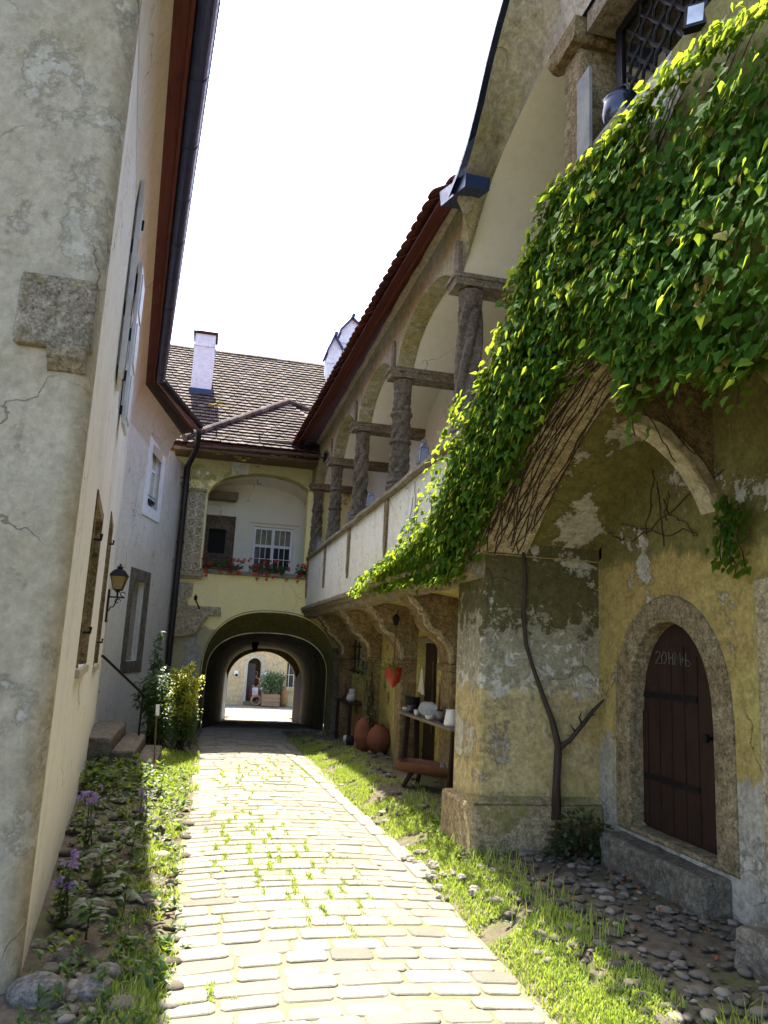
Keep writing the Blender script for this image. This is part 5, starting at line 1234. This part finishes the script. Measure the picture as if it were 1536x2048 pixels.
m = MB(); fourside(m, [(.08, -.16), (.13, .02), (.14, .03), (.05, .10), (.02, .14)], q); m.tube([q+V(0, 0, .14), q+V(0, 0, .9)], .008, 5); m.build('lantern_frame', MAT['iron'], HL)
q = at(632, 1312, y=18.5); WL = thing('passage_lamp', 'dark iron wall lamp on the right side of the carriage passage', 'lamp', q)
m = MB(); m.tube([V(q.x+.25, q.y, q.z-.1), V(q.x, q.y, q.z-.12), V(q.x, q.y, q.z-.06)], .014, 6); m.build('arm', MAT['iron'], WL)
m = MB(); m.ball(q, .085, 12, 9); m.build('globe', paint('dim_globe', (.10, .09, .07), .2), WL, smooth=True)

# ------------------------------------------------------------------ things under the gallery
def jar(u, v, r, hh, label, mat='terracotta', x=None):
    b = at(u, v, z=gz(2.5, 11)+.0) if x is None else at(u, v, x=x)
    z0 = gz(b.x, b.y)-.01; J = thing('storage_jar', label, 'jar', (b.x, b.y, z0), 'terracotta jars beside the vine')
    prof = [(r*.45, 0), (r*.72, hh*.10), (r*.95, hh*.30), (r, hh*.48), (r*.93, hh*.66), (r*.70, hh*.84), (r*.42, hh*.94), (r*.36, hh*.96), (r*.40, hh), (r*.30, hh), (r*.26, hh*.93)]
    m = MB(); m.lathe(prof, (b.x, b.y, z0), 28); m.rough(.006, 5); m.build('body', MAT[mat], J, smooth=True); return b
jar(757, 1503, .185, .42, 'rounded terracotta jar standing in front, beside the vine')
jar(728, 1496, .17, .52, 'taller terracotta jar half hidden behind the rounded one')
# hanging red planter on cords from a small lantern
q = at(787, 1352, x=2.36); tq = at(786, 1256, x=2.36)
HP = thing('hanging_planter', 'red hanging flower pot with trailing leaves on two long cords', 'planter', (q.x, q.y, q.z-.18))
m = MB(); m.lathe([(.012, -.14), (.03, -.12), (.085, -.06), (.105, .03), (.108, .10), (.114, .11), (.098, .11), (.092, .06)], q, 24); m.build('pot', MAT['redpot'], HP, smooth=True)
m = MB()
for s_ in (-1, 1): m.tube([q+V(s_*.02, s_*.10, .1), V(2.36, q.y+.01*s_, tq.z-.05)], .005, 5)
m.tube([V(2.36, q.y, tq.z-.06), V(2.36, q.y, tq.z+.12)], .008, 5); m.build('cords', MAT['woodbrown'], HP)
lv = MB()
for i in range(90):
    lv.cur = R_.random(); c_ = q+V(R_.gauss(-.02, .07), R_.gauss(.06, .12), .11+R_.gauss(0, .035)); leaf(lv, c_, (R_.gauss(0, 1), R_.gauss(0, 1), R_.gauss(-.2, .5)), (0, 0, 1), R_.uniform(.04, .07), .04)
for i in range(26):
    lv.cur = R_.random(); leaf(lv, q+V(-.06, .15+R_.gauss(0, .02), .1-R_.random()*.3), (-.4, R_.gauss(0, .6), -.6), (-1, 0, .4), .05, .04)
lv.build('leaves', MAT['weed'], HP, fixn=False)
m = MB(); c_ = V(2.36, q.y, tq.z+.1); fourside(m, [(.03, -.07), (.055, .02), (.06, .03), (.02, .07)], c_); m.tube([c_+V(0, 0, .06), c_+V(.03, 0, .12)], .006, 5); tag(m.build('hanging_lamp', MAT['iron'], loc=c_), 'small black lamp hanging from a console above the red flower pot', 'lamp')
# wall vine between the stone piers
VN = thing('wall_vine', 'scruffy potted climber growing up between the stone piers behind the jars', 'climber', (2.62, 11.85, 0))
lv = MB(); stm = MB()
for k in range(16):
    y, z, x = 11.75+R_.gauss(0, .1), .1, 2.62; pts = []
    for j in range(R_.randint(12, 26)):
        pts.append(V(x, y, z)); z += .055; y += R_.gauss(.006, .022); x += R_.gauss(0, .01)
        if R_.random() < .55: lv.cur = R_.random(); leaf(lv, pts[-1], (R_.gauss(-.5, .5), R_.gauss(0, .7), R_.gauss(-.3, .5)), (-1, 0, .6), R_.uniform(.04, .085), .045)
    stm.tube(pts, .006, 5, cap=False)
for i in range(60): lv.cur = R_.random(); leaf(lv, V(2.55, 12.2+R_.gauss(0, .2), 1.2+R_.gauss(0, .09)), (R_.gauss(-.5, .5), R_.gauss(0, .7), R_.gauss(-.3, .5)), (-1, 0, .6), R_.uniform(.05, .09), .05)
stm.build('stems', MAT['bark'], VN); lv.build('leaves', MAT['bush'], VN, fixn=False)
m = MB(); m.lathe([(.09, 0), (.13, .2), (.14, .22), (.12, .22), (.11, .18)], (2.62, 11.75, gz(2.6, 11.7)-.01), 18); m.build('pot', MAT['terracotta'], VN, smooth=True)
# plank shelf with crockery in front of the door
s0, s1 = at(807, 1420, x=2.62), at(903, 1452, x=2.62); zs_ = (s0.z+s1.z)/2
SH = thing('plank_shelf', 'rough plank shelf on trestles carrying crockery before the dark door', 'shelf', (2.66, (s0.y+s1.y)/2, 0)); y0, y1 = s1.y-.25, s0.y
m = MB(); m.box(2.52, 2.84, y0, y1, zs_-.035, zs_); m.rough(.004, 6); m.build('plank', MAT['woodgrey'], SH, bevel=.006)
for yy_ in (y0+.2, y1-.15):
    m = MB(); m.beam((2.60, yy_, 0), (2.64, yy_, zs_-.04), .06, .06, up=(0, 1, 0)); m.build('leg', MAT['wooddark'], SH)
    m = MB(); m.beam((2.78, yy_, 0), (2.76, yy_, zs_-.04), .06, .06, up=(0, 1, 0)); m.build('leg', MAT['wooddark'], SH)
def on_shelf(u): return at(u, 1430, x=2.64).y
for k, (u, r, lab) in enumerate(((848, .085, 'pale plate standing upright on the plank shelf, farthest of three'), (857, .09, 'pale plate standing upright on the plank shelf, middle of three'), (866, .08, 'pale plate standing upright on the plank shelf, nearest of three'))):
    yy_ = on_shelf(u); m = MB(); nx_ = V(-.35, -1, .28).normalized(); ux = V(1, -.3, 0).normalized(); uz = nx_.cross(ux).normalized(); uz = uz if uz.z > 0 else -uz
    m.lathe([(0, 0), (r*.6, .003), (r, .016), (r*1.0, .022), (r*.6, .010), (0, .008)], V(2.66, yy_, zs_+r), 24, None, (ux, uz, nx_)); tag(m.build('plate', MAT['ceramic'], loc=(2.66, yy_, zs_), smooth=True), lab, 'plate', 'plates on the plank shelf')
def bowl(u, r, hh, mat, lab, x=2.60, cat='bowl', name='bowl'):
    yy_ = on_shelf(u); m = MB(); m.lathe([(r*.5, 0), (r*.9, hh*.4), (r, hh*.95), (r*1.04, hh), (r*.92, hh), (r*.8, hh*.5)], (x, yy_, zs_+.001), 20); tag(m.build(name, MAT[mat], loc=(x, yy_, zs_), smooth=True), lab, cat)
bowl(818, .05, .05, 'ceramic', 'small grey bowl at the far end of the plank shelf'); bowl(829, .055, .10, 'bluepot', 'dark blue enamel mug on the plank shelf beside the grey bowl', cat='mug', name='mug')
bowl(846, .035, .07, 'ceramic', 'small white cup in front of the upright plates', x=2.56, cat='cup', name='cup'); bowl(872, .06, .06, 'ceramic', 'low pale bowl in front of the dark basin', x=2.57)
bowl(888, .11, .13, 'bluepot', 'large dark enamel basin near the end of the plank shelf', x=2.66, cat='basin', name='basin')
bowl(812, .10, .17, 'black', 'blackened pot at the far end of the plank shelf by the pier', x=2.72, cat='pot', name='cooking_pot')
# washboard, cloth, enamel jug
q = at(893, 1400, x=2.74); WBd = thing('washboard', 'brown wooden washboard leaning upright at the end of the plank shelf', 'washboard', (q.x, q.y, zs_))
m = MB(); z0 = zs_+.02; f = lambda a, b, w: V(2.70+w+.12*b, q.y+a+.06*b, z0+b); m.plate([(-.15, 0), (.15, 0), (.15, .42), (-.15, .42)], [rect(-.11, .11, .07, .34)], f, .03); m.build('frame', MAT['woodrust'], WBd, bevel=.005)
m = MB()
for k in range(9): m.tube([f(-.115, .085+.03*k, -.012), f(.115, .085+.03*k, -.012)], .011, 6)
m.build('ribbed_panel', MAT['woodrust'], WBd)
m = MB(); q = at(905, 1445, x=2.62); m.lathe([(.06, 0), (.075, .02), (.05, .16), (.055, .17), (.045, .17), (.04, .1)], (2.60, q.y, zs_), 18); tag(m.build('jug', MAT['white'], loc=(2.6, q.y, zs_), smooth=True), 'white enamel jug at the near end of the plank shelf', 'jug')
p0, p1 = at(841, 1335, x=2.74), at(838, 1390, x=2.74); m = MB(); nU, nV_ = 7, 10; m.v = []
for j in range(nV_+1):
    for i in range(nU+1):
        t_ = j/nV_; wdt = .02+.17*t_; a = (i/nU-.5)
        m.v.append(V(2.76+.022*math.sin(i*2.2)*t_, p0.y+a*wdt*1.6, p0.z-(p0.z-p1.z)*t_*(1.0-.16*(i/nU)))); m.r.append(0)
m.f = [(j*(nU+1)+i, j*(nU+1)+i+1, (j+1)*(nU+1)+i+1, (j+1)*(nU+1)+i) for j in range(nV_) for i in range(nU)]
o = m.build('hanging_cloth', MAT['cloth'], loc=(2.76, p0.y, p1.z), smooth=True); md = o.modifiers.new('thick', 'SOLIDIFY'); md.thickness = .006; tag(o, 'pale linen cloth hanging in folds on the door under the gallery', 'cloth')
# split log bench
BN = thing('log_bench', 'rustic bench of a hollowed half log on splayed legs beside the pier', 'bench', (2.62, 7.9, gz(2.5, 7.9)))
e0, e1 = at(822, 1522, x=2.34), at(912, 1520, x=2.72); bc = V((e0.x+e1.x)/2+.06, (e0.y+e1.y)/2, at(822, 1522, x=2.34).z); ln = .50
m = MB(); prof = arc(0, 0, .20, .13, 180, 360, 12) + [(.165, .0), (.12, -.06), (-.12, -.06), (-.165, 0)]
ddr = (e1-e0); ddr.z = 0; ddr.normalize(); sdv = V(-ddr.y, ddr.x, 0)
prev = None
secs = [(-ln, .5), (-ln*.93, .82), (-ln*.75, 1), (0, 1.03), (ln*.75, 1), (ln*.93, .82), (ln, .5)]; k_ = len(prof)
for w_, s_ in secs:
    m.v += [bc + ddr*w_ + sdv*(a*s_) + V(0, 0, b*(.6+.4*s_)) for a, b in prof]; m.r += [0]*k_
m.f = [(i*k_+j, i*k_+(j+1) % k_, (i+1)*k_+(j+1) % k_, (i+1)*k_+j) for i in range(len(secs)-1) for j in range(k_)] + [tuple(range(k_)), tuple((len(secs)-1)*k_+j for j in range(k_))]
m.rough(.008, 6); m.build('seat', MAT['woodrust'], BN, smooth=False, bevel=.01)
for a_, b_ in ((-1, -1), (-1, 1), (1, -1), (1, 1)):
    p = bc + ddr*(a_*ln*.55) + sdv*(b_*.09) + V(0, 0, -.10); q_ = p + ddr*(a_*.07) + sdv*(b_*.06); q_.z = gz(q_.x, q_.y)-.01
    m = MB(); m.tube([p, q_], [.030, .022], 8); m.build('leg', MAT['wooddark'], BN)
q = bc+V(.05, -.02, .0); m = MB(); m.lathe([(.03, 0), (.035, .06), (.03, .06), (.026, .01)], q+V(0, 0, -.058), 12)
m.lathe([(.03, 0), (.035, .06), (.03, .06), (.026, .01)], q+V(.09, .0, -.058), 12); tag(m.build('glasses', paint('clear_glass', (.3, .32, .33), .08), loc=q), 'pair of small glass tumblers standing in the log bench', 'glasses')
# work table with pots at the far end of the gallery
a_, b_ = at(690, 1408, x=2.56), at(726, 1412, x=2.56); WT = thing('side_table', 'dark little table with pots under the barred window', 'table', (2.66, 13.4, 0)); zt_ = at(700, 1405, x=2.56).z
m = MB(); m.box(2.50, 2.82, 12.85, 14.2, zt_-.04, zt_); m.build('table_top', MAT['wooddark'], WT, bevel=.006)
for xx in (2.54, 2.78):
    for yy_ in (12.92, 14.1): m = MB(); m.box(xx-.025, xx+.025, yy_-.025, yy_+.025, -.12, zt_-.04); m.build('leg', MAT['wooddark'], WT)
def tpot(y, r, hh, mat, lab, x=2.62):
    m = MB(); m.lathe([(r*.6, 0), (r, hh*.45), (r*.8, hh*.85), (r*.85, hh), (r*.7, hh), (r*.65, hh*.8)], (x, y, zt_+.001), 18); tag(m.build('pot', MAT[mat], loc=(x, y, zt_), smooth=True), lab, 'pot')
tpot(13.3, .09, .12, 'ceramic', 'squat pale pot on the dark table under the barred window'); tpot(13.62, .07, .2, 'ceramic', 'tall grey pot behind the squat one on the dark table', 2.70); tpot(14.0, .06, .30, 'woodbrown', 'slim brown jug at the far end of the dark table')
for (u, v, r, hh, mat, lab) in ((693, 1476, .06, .14, 'ceramic', 'pale pot on the ground under the dark table'), (702, 1482, .09, .16, 'black', 'black pot on the ground by the dark table'), (714, 1490, .05, .12, 'tanstone', 'small tan pot on the ground beside the jars')):
    b = at(u, v, x=2.52); z0 = gz(b.x, b.y)-.012; m = MB(); m.lathe([(r*.7, 0), (r, hh*.5), (r*.9, hh), (r*.75, hh), (r*.7, hh*.6)], (b.x, b.y, z0), 16); tag(m.build('pot', MAT[mat], loc=(b.x, b.y, z0), smooth=True), lab, 'pot')
m = MB(); m.box(2.62, 2.80, 12.30, 12.72, -.06, .52); m.build
BR = thing('wooden_crate', 'upright rust brown wooden crate between the dark table and the jars', 'crate', (2.66, 12.55, gz(2.66, 12.5)))
for k in range(4): m = MB(); m.box(2.56, 2.585, 12.32+.1*k, 12.41+.1*k, -.02, .56-.03*(k % 2)); m.build('board', MAT['woodrust'], BR, bevel=.004)
m = MB(); m.box(2.588, 2.80, 12.33, 12.70, -.02, .50); m.build('body', MAT['woodbrown'], BR)

# ------------------------------------------------------------------ by the pier and the pointed door
b = V(2.92, 5.54, .16); PB = thing('dark_shrub', 'dark bushy plant at the foot of the pier beside the pointed door step', 'shrub', (b.x-.06, b.y-.12, .15))
lv = MB(); stm = MB()
for i in range(620):
    d = V(R_.gauss(0, 1), R_.gauss(0, .8), abs(R_.gauss(.4, .6))).normalized(); c_ = V(b.x-.06, b.y-.14, .20)+V(d.x*.26, d.y*.17, d.z*.30)*R_.random()**.45
    lv.cur = R_.random(); leaf(lv, c_, (d.x+R_.gauss(0, .5), d.y+R_.gauss(0, .5), d.z+R_.gauss(-.3, .5)), (0, -.3, 1), R_.uniform(.03, .06), .03)
for i in range(26):
    d = V(R_.gauss(0, 1), R_.gauss(0, .8), abs(R_.gauss(.6, .5))).normalized(); stm.tube([V(b.x-.06, b.y-.14, .14), V(b.x-.06, b.y-.14, .16)+V(d.x*.24, d.y*.16, d.z*.3)], [.006, .002], 4)
stm.build('stems', MAT['bark'], PB); lv.build('leaves', leafmat('dark_shrub_leaf', (.020, .035, .012), (.045, .060, .02), (.10, .03, .015), trans=.2), PB, fixn=False)
q = at(1050, 1703, z=.17); m = MB(); m.obox(q+V(0, .05, .045), ((1, .08, 0), (-.08, 1, 0), (0, 0, 1)), (.095, .055, .05)); m.rough(.004, 9); tag(m.build('brick', stone('red_brick', (.20, .07, .045), (.26, .11, .07), scale=9), loc=q, bevel=.008), 'single dark red brick lying at the foot of the pier plinth', 'brick')
b = at(1460, 1930, z=.16); m = MB(); m.obox((2.93, 3.28, .21), ((1, .12, .02), (-.12, 1, .05), (0, -.05, 1)), (.20, .28, .12))
o = weather(m.build('stone_block', MAT['stepstone'], loc=(2.93, 3.28, .1), bevel=.03), .06); tag(o, 'rough grey stone block lying on the pebbles near the door wall', 'stone block')
lt = MB(); rr2 = random.Random(21)
for i in range(46):
    x, y = rr2.uniform(2.2, 3.0), rr2.gauss(4.7, .5); lt.cur = rr2.random(); leaf(lt, (x, y, gz(x, y)+.025), (rr2.gauss(0, 1), rr2.gauss(0, 1), .1), (0, 0, 1), rr2.uniform(.03, .055), .03)
tag(lt.build('leaf_litter', leafmat('dead_red_leaf', (.22, .05, .025), (.30, .12, .05), trans=.2), fixn=False), None, None, kind='stuff')

# ------------------------------------------------------------------ plants on the left
def bush(name, label, c, rx, ry, rz_, n, ls, mat, extra=None, stem=.01, cat='shrub'):
    B = thing(name, label, cat, (c[0], c[1], gz(c[0], c[1]))); lv = MB(); stm = MB(); rb = random.Random(len(name)+int(n)); c = V(*c); base = V(c.x, c.y, gz(c.x, c.y))
    sub = [(V(rb.uniform(-1, 1)*rx*.6, rb.uniform(-1, 1)*ry*.6, rb.uniform(-.8, .9)*rz_), rb.uniform(.35, .6)) for k in range(14)]
    for i in range(n):
        s_, r_ = rb.choice(sub); d = V(rb.gauss(0, 1), rb.gauss(0, 1), rb.gauss(0, 1)).normalized()*(rb.random()**.4)
        p = c + s_ + V(d.x*rx*r_, d.y*ry*r_, d.z*rz_*r_)
        if p.z < base.z+.03: continue
        lv.cur = rb.random(); leaf(lv, p, (d.x+rb.gauss(0, .5), d.y-.3+rb.gauss(0, .5), -.2+rb.gauss(0, .5)), (rb.gauss(0, .3), -.4, 1), rb.uniform(*ls), rb.uniform(*ls)*.55)
    for s_, r_ in sub: stm.tube([base+V(rb.gauss(0, .05), rb.gauss(0, .05), 0), (base+c+s_)/2+V(rb.gauss(0, .05), 0, 0), c+s_], [stem, stem*.7, stem*.3], 5)
    stm.build('stems', MAT['bark'], B); lv.build('leaves', mat, B, fixn=False); return B
q = at(318, 1420, y=12.6); bush('dark_bush', 'dark leafy bush at the foot of the downpipe left of the lane', (q.x-.02, 12.7, .55), .36, .5, .54, 2000, (.05, .10), MAT['bush'])
q = at(312, 1340, y=12.9); bush('climbing_shoot', 'tall dark leafy shoot climbing the wall left of the downpipe', (q.x, 12.95, 1.28), .09, .10, .40, 130, (.06, .11), MAT['bush'], cat='plant')
q = at(365, 1420, y=12.2); cx_ = q.x
GR_ = bush('flowering_perennial', 'tall perennial with lime yellow plumes catching the sun left of the lane', (cx_, 12.25, .48), .24, .24, .42, 900, (.045, .09), MAT['weed'], cat='plant')
pl = MB(); rp = random.Random(4)
for (u, v) in ((345, 1348), (352, 1362), (372, 1345), (385, 1335), (380, 1360), (395, 1368), (405, 1362), (390, 1385), (365, 1372), (355, 1385), (378, 1395), (372, 1362)):
    tip = at(u, v-8, y=12.0+rp.uniform(-.15, .15)); root_ = V(cx_+rp.gauss(0, .05), 12.25, tip.z-.42); mid_ = root_.lerp(tip, .6)+V(0, 0, .08)
    for k in range(210):
        t_ = rp.random(); p = root_.lerp(mid_, t_/.6) if t_ < .6 else mid_.lerp(tip, (t_-.6)/.4); sp = .085*(1-t_)+.014
        pl.cur = rp.random(); leaf(pl, p+V(rp.gauss(0, sp), rp.gauss(0, sp), rp.gauss(0, sp*.6)), ((tip.x-root_.x)+rp.gauss(0, .4), rp.gauss(0, .5), rp.gauss(.1, .5)), (0, -.3, 1), rp.uniform(.03, .06), .028)
pl.build('plumes', MAT['lime'], GR_, fixn=False)
def bellflower(u, v, vb, y, label, nflow=9, lean=0.):
    tp = at(u, v, y=y); bs = V(tp.x+lean, y, gz(tp.x, y)); Bf = thing('bellflower', label, 'flower', bs, 'purple bellflowers along the left wall')
    stm = MB(); lv = MB(); fl = MB(); rb = random.Random(int(u)); hh = tp.z-bs.z
    tops = []
    for k in range(3):
        t_ = tp+V(rb.gauss(0, .03), rb.gauss(0, .05), -abs(rb.gauss(0, .05))*k); pts = [bs+V(rb.gauss(0, .02), rb.gauss(0, .02), 0), bs.lerp(t_, .5)+V(rb.gauss(0, .02), 0, 0), t_]; stm.tube(pts, [.006, .005, .003], 5); tops.append(pts)
        for j in range(13):
            q_ = rb.uniform(.05, .75); p = pts[0].lerp(pts[1], q_*2) if q_ < .5 else pts[1].lerp(pts[2], q_*2-1); lv.cur = rb.random(); a = rb.uniform(0, 6.28); leaf(lv, p, (math.cos(a), math.sin(a), rb.uniform(-.2, .5)), (0, 0, 1), rb.uniform(.06, .12)*(1.15-q_), .035)
    for k in range(nflow):
        pts = rb.choice(tops); p = pts[2].lerp(pts[1], rb.random()*.42)+V(rb.gauss(0, .025), rb.gauss(0, .025), 0); a = rb.uniform(0, 6.28); d = V(math.cos(a)*.7, math.sin(a)*.7, -.35).normalized(); s_ = d.orthogonal().normalized(); u_ = d.cross(s_)
        for q_ in range(5):
            th = q_*2*math.pi/5; fl.cur = rb.random(); o_ = s_*math.cos(th)+u_*math.sin(th); leaf(fl, p+d*.008, d*1.0+o_*.75, o_, .038, .022, .2, -.3)
    stm.build('stems', MAT['weed'], Bf, fixn=False); lv.build('leaves', MAT['weed'], Bf, fixn=False); fl.build('flowers', MAT['purple'], Bf, fixn=False)
bellflower(190, 1568, 0, 6.3, 'purple bellflower leaning on the left wall, the farther of the two in the shade', 11)
bellflower(140, 1700, 0, 4.75, 'purple bellflower close to the rough wall corner among boulders', 11)
bellflower(292, 1575, 0, 6.9, 'purple bellflower standing at the sunny edge of the left verge', 8, -.03)
def broadleaf(u, v, y, label, n=9, s=.12):
    p = at(u, v, y=y); b_ = V(p.x, y, gz(p.x, y)); Bp = thing('broadleaf_plant', label, 'plant', b_); lv = MB(); rb = random.Random(int(v)); stm = MB()
    stm.tube([b_, b_+V(.01, .01, p.z-b_.z)], [.006, .003], 5)
    for k in range(n):
        t_ = rb.uniform(.25, 1); a = rb.uniform(0, 6.28); lv.cur = rb.random(); leaf(lv, b_.lerp(V(p.x, y, p.z), t_), (math.cos(a), math.sin(a), rb.uniform(-.1, .5)), (0, 0, 1), s*rb.uniform(.7, 1.2), s*.55)
    stm.build('stem', MAT['weed'], Bp, fixn=False); lv.build('leaves', MAT['weed'], Bp, fixn=False)
broadleaf(255, 1740, 4.95, 'broad leaved green plant growing among stones near the sun edge', 10, .12); broadleaf(180, 1800, 4.5, 'lanky dark leaved plant before the boulders', 12, .10); broadleaf(205, 1690, 5.4, 'tall narrow green plant in the middle of the weedy strip', 14, .11); broadleaf(325, 1545, 8.3, 'small pale leaved plant at the sunny corner by the steps', 14, .08); broadleaf(270, 1650, 6.2, 'drooping green plant at the edge of the shade', 10, .10)
for (u, v, r, lab) in ((75, 1985, .13, 'largest grey boulder at the foot of the rough wall corner'), (120, 1905, .085, 'rounded brownish boulder next to the largest one'), (85, 1880, .065, 'smooth oval boulder against the left wall'), (130, 1830, .08, 'grey boulder below the nearer bellflower'), (215, 1935, .07, 'small rounded boulder in the middle of the weeds'), (180, 1970, .09, 'flat dark boulder near the lower left edge')):
    p = at(u, v, z=.05); m = MB(); m.ball((p.x, p.y, -.0+r*.28), r, 16, 12, (1.15, .95, .55), .03, R_.random()*3); m.rough(r*.28, 4); tag(m.build('boulder', stone('boulder_stone', (.10, .092, .08), (.15, .14, .12), scale=5, bump=.5) if 'boulder_stone' not in bpy.data.materials else bpy.data.materials['boulder_stone'], loc=(p.x, p.y, .05), smooth=True), lab, 'boulder')

# ------------------------------------------------------------------ the far courtyard
zc = gbase(34)
b = at(540, 1409, y=33.6); TB = thing('tree_tub', 'square wooden tub with a round green bush in the far courtyard', 'planter', (b.x, 33.6, zc))
hw = .36
m = MB(); m.box(b.x-hw, b.x+hw, 33.3, 33.9, zc+.04, zc+.56)
for k in range(3): m.box(b.x-hw-.02, b.x+hw+.02, 33.28, 33.3, zc+.06+.17*k, zc+.19+.17*k)
m.build('tub', wood('pinkish_tub_wood', (.36, .24, .15), (.28, .17, .10), axis=0), TB, bevel=.01)
lv = MB()
for i in range(900):
    d = V(R_.gauss(0, 1), R_.gauss(0, 1), R_.gauss(0, 1)).normalized()*R_.random()**.4; lv.cur = R_.random(); leaf(lv, V(b.x-.02, 33.55, zc+1.05)+V(d.x*.52, d.y*.42, d.z*.52), (d.x, d.y, R_.gauss(-.2, .5)), (0, -.2, 1), R_.uniform(.08, .14), .07)
lv.build('leaves', MAT['bush'], TB, fixn=False)
m = MB(); m.tube([V(b.x, 33.6, zc+.5), V(b.x, 33.6, zc+1.0)], .03, 6); m.build('stem', MAT['bark'], TB)
b2 = at(558, 1400, y=34.0); bush('leafy_plant', 'pale leafy plant between the wooden tub and the brown jar in the far courtyard', (b2.x, 34.0, zc+.75), .22, .2, .55, 420, (.07, .13), MAT['weed'], cat='plant')
q = at(566, 1408, y=33.9); m = MB(); m.lathe([(.16, 0), (.19, .25), (.17, .62), (.10, .80), (.06, .86), (.08, .9), (.05, .9)], (q.x, 33.9, zc), 20); tag(m.build('oil_jar', paint('dull_brown_clay', (.30, .17, .06), .7), loc=(q.x, 33.9, zc), smooth=True), 'tall brown clay jar by the far courtyard wall', 'jar')
q = at(512, 1400, y=34.0); m = MB(); m.tube([V(q.x+.20*math.cos(a), 33.9, zc+.24+.19*math.sin(a)) for a in [i*2*math.pi/18 for i in range(19)]], .055, 8); tag(m.build('straw_wreath', MAT['basket'], loc=(q.x, 33.9, zc), smooth=True), 'round pale straw wreath leaning by the far doorway', 'wreath')
# the person sitting in the far doorway
pb_ = at(512, 1399, y=34.35); PX, PY, PZ = pb_.x-.06, 34.95, zc+.14
PS = thing('person', 'person in a dark red dress and apron sitting in the far arched doorway', 'person', (PX, PY, PZ))
J = {'pel': (0, 0, .46), 'waist': (0, .02, .66), 'chest': (0, .0, .86), 'neck': (0, -.02, 1.02), 'hd': (0, -.04, 1.12), 'top': (0, -.04, 1.24),
     'shL': (-.17, 0, .95), 'elL': (-.23, -.10, .72), 'haL': (-.06, -.28, .66), 'fL': (-.01, -.33, .65), 'shR': (.17, 0, .95), 'elR': (.23, -.10, .72), 'haR': (.07, -.28, .64), 'fR': (.02, -.33, .63),
     'hiL': (-.09, -.02, .45), 'knL': (-.12, -.42, .47), 'anL': (-.12, -.40, .08), 'toL': (-.13, -.54, .03), 'hiR': (.09, -.02, .45), 'knR': (.12, -.42, .47), 'anR': (.12, -.40, .08), 'toR': (.13, -.54, .03)}
RA = {'pel': .15, 'waist': .13, 'chest': .15, 'neck': .05, 'hd': .085, 'top': .06, 'shL': .065, 'elL': .042, 'haL': .032, 'fL': .02, 'shR': .065, 'elR': .042, 'haR': .032, 'fR': .02, 'hiL': .09, 'knL': .065, 'anL': .045, 'toL': .035, 'hiR': .09, 'knR': .065, 'anR': .045, 'toR': .035}
E_ = [('pel', 'waist'), ('waist', 'chest'), ('chest', 'neck'), ('neck', 'hd'), ('hd', 'top')] + [e for s_ in 'LR' for e in (('chest', 'sh'+s_), ('sh'+s_, 'el'+s_), ('el'+s_, 'ha'+s_), ('ha'+s_, 'f'+s_), ('pel', 'hi'+s_), ('hi'+s_, 'kn'+s_), ('kn'+s_, 'an'+s_), ('an'+s_, 'to'+s_))]
ks = list(J); me = bpy.data.meshes.new('body'); me.from_pydata([J[k] for k in ks], [(ks.index(a), ks.index(b)) for a, b in E_], [])
bo = bpy.data.objects.new('body', me); COL.objects.link(bo); bo.parent = PS; md = bo.modifiers.new('skin', 'SKIN')
for i, k in enumerate(ks): me.skin_vertices[0].data[i].radius = (RA[k], RA[k]); me.skin_vertices[0].data[i].use_root = (k == 'pel')
md = bo.modifiers.new('sub', 'SUBSURF'); md.levels = 2; md.render_levels = 2; me.materials.append(paint('skin', (.42, .26, .19), .6, var=.05))
def ppart(name, mb, mat, smooth=True):
    mb.v = [p+V(PX, PY, PZ) for p in mb.v]; return mb.build(name, mat, PS, smooth=smooth)
m = MB(); m.ball((0, -.02, 1.20), .115, 14, 10, (.95, 1.05, 1)); m.ball((0, .07, 1.17), .07, 10, 8); ppart('hair', m, paint('brown_hair', (.10, .06, .035), .6))
m = MB(); m.lathe([(.22, .40), (.19, .56), (.155, .68), (.18, .84), (.19, .93), (.12, 1.0), (.07, 1.01)], (0, .0, 0), 20, lambda t_, z: 1-.22*abs(math.sin(t_))); ppart('bodice', m, paint('dark_red_cloth', (.11, .018, .025), .9, var=.1))
m = MB()
for y_, r_, z_ in (): pass
secs = [(.02, .25, .46, .30), (-.2, .27, .44, .36), (-.42, .28, .40, .42), (-.52, .30, .25, .40)]
m.prism([(.16, .38), (.14, .56), (-.40, .585), (-.52, .50), (-.56, .12), (-.30, .10), (-.2, .36)], lambda a, b, w: V(w, a, b), -.26, .26); o = ppart('skirt', m, paint('dark_red_skirt', (.13, .02, .03), .9, var=.1), False)
o.modifiers.new('bevel', 'BEVEL').width = .05
m = MB(); m.prism([(.05, .62), (-.39, .605), (-.545, .505), (-.575, .28), (-.565, .28), (-.53, .49), (-.38, .59), (.05, .60)], lambda a, b, w: V(w, a, b), -.13, .13); ppart('apron', m, paint('white_apron', (.62, .58, .52), .9), False)
m = MB(); m.ball((-.032, -.145, 1.155), .012, 8, 6); m.ball((.032, -.145, 1.155), .012, 8, 6); ppart('eyes', m, MAT['iron'])
m = MB(); m.ball((0, -.15, 1.125), .018, 8, 6, (.8, 1, 1.3)); ppart('nose', m, bpy.data.materials['skin'])
m = MB(); m.box(-.25, .25, -.12, .2, .02, .38); o = ppart('stool', m, MAT['woodbrown'], False)
o.parent = None; o.location = (PX, PY, PZ); tag(o, 'low brown wooden stool under the sitting person in the far doorway', 'stool')
m = MB(); m.box(dx0-.1, dx1+.1, YF-.5, YF+.9, -1.05, -.87); m.build('doorstep', MAT['stepstone'], FH)
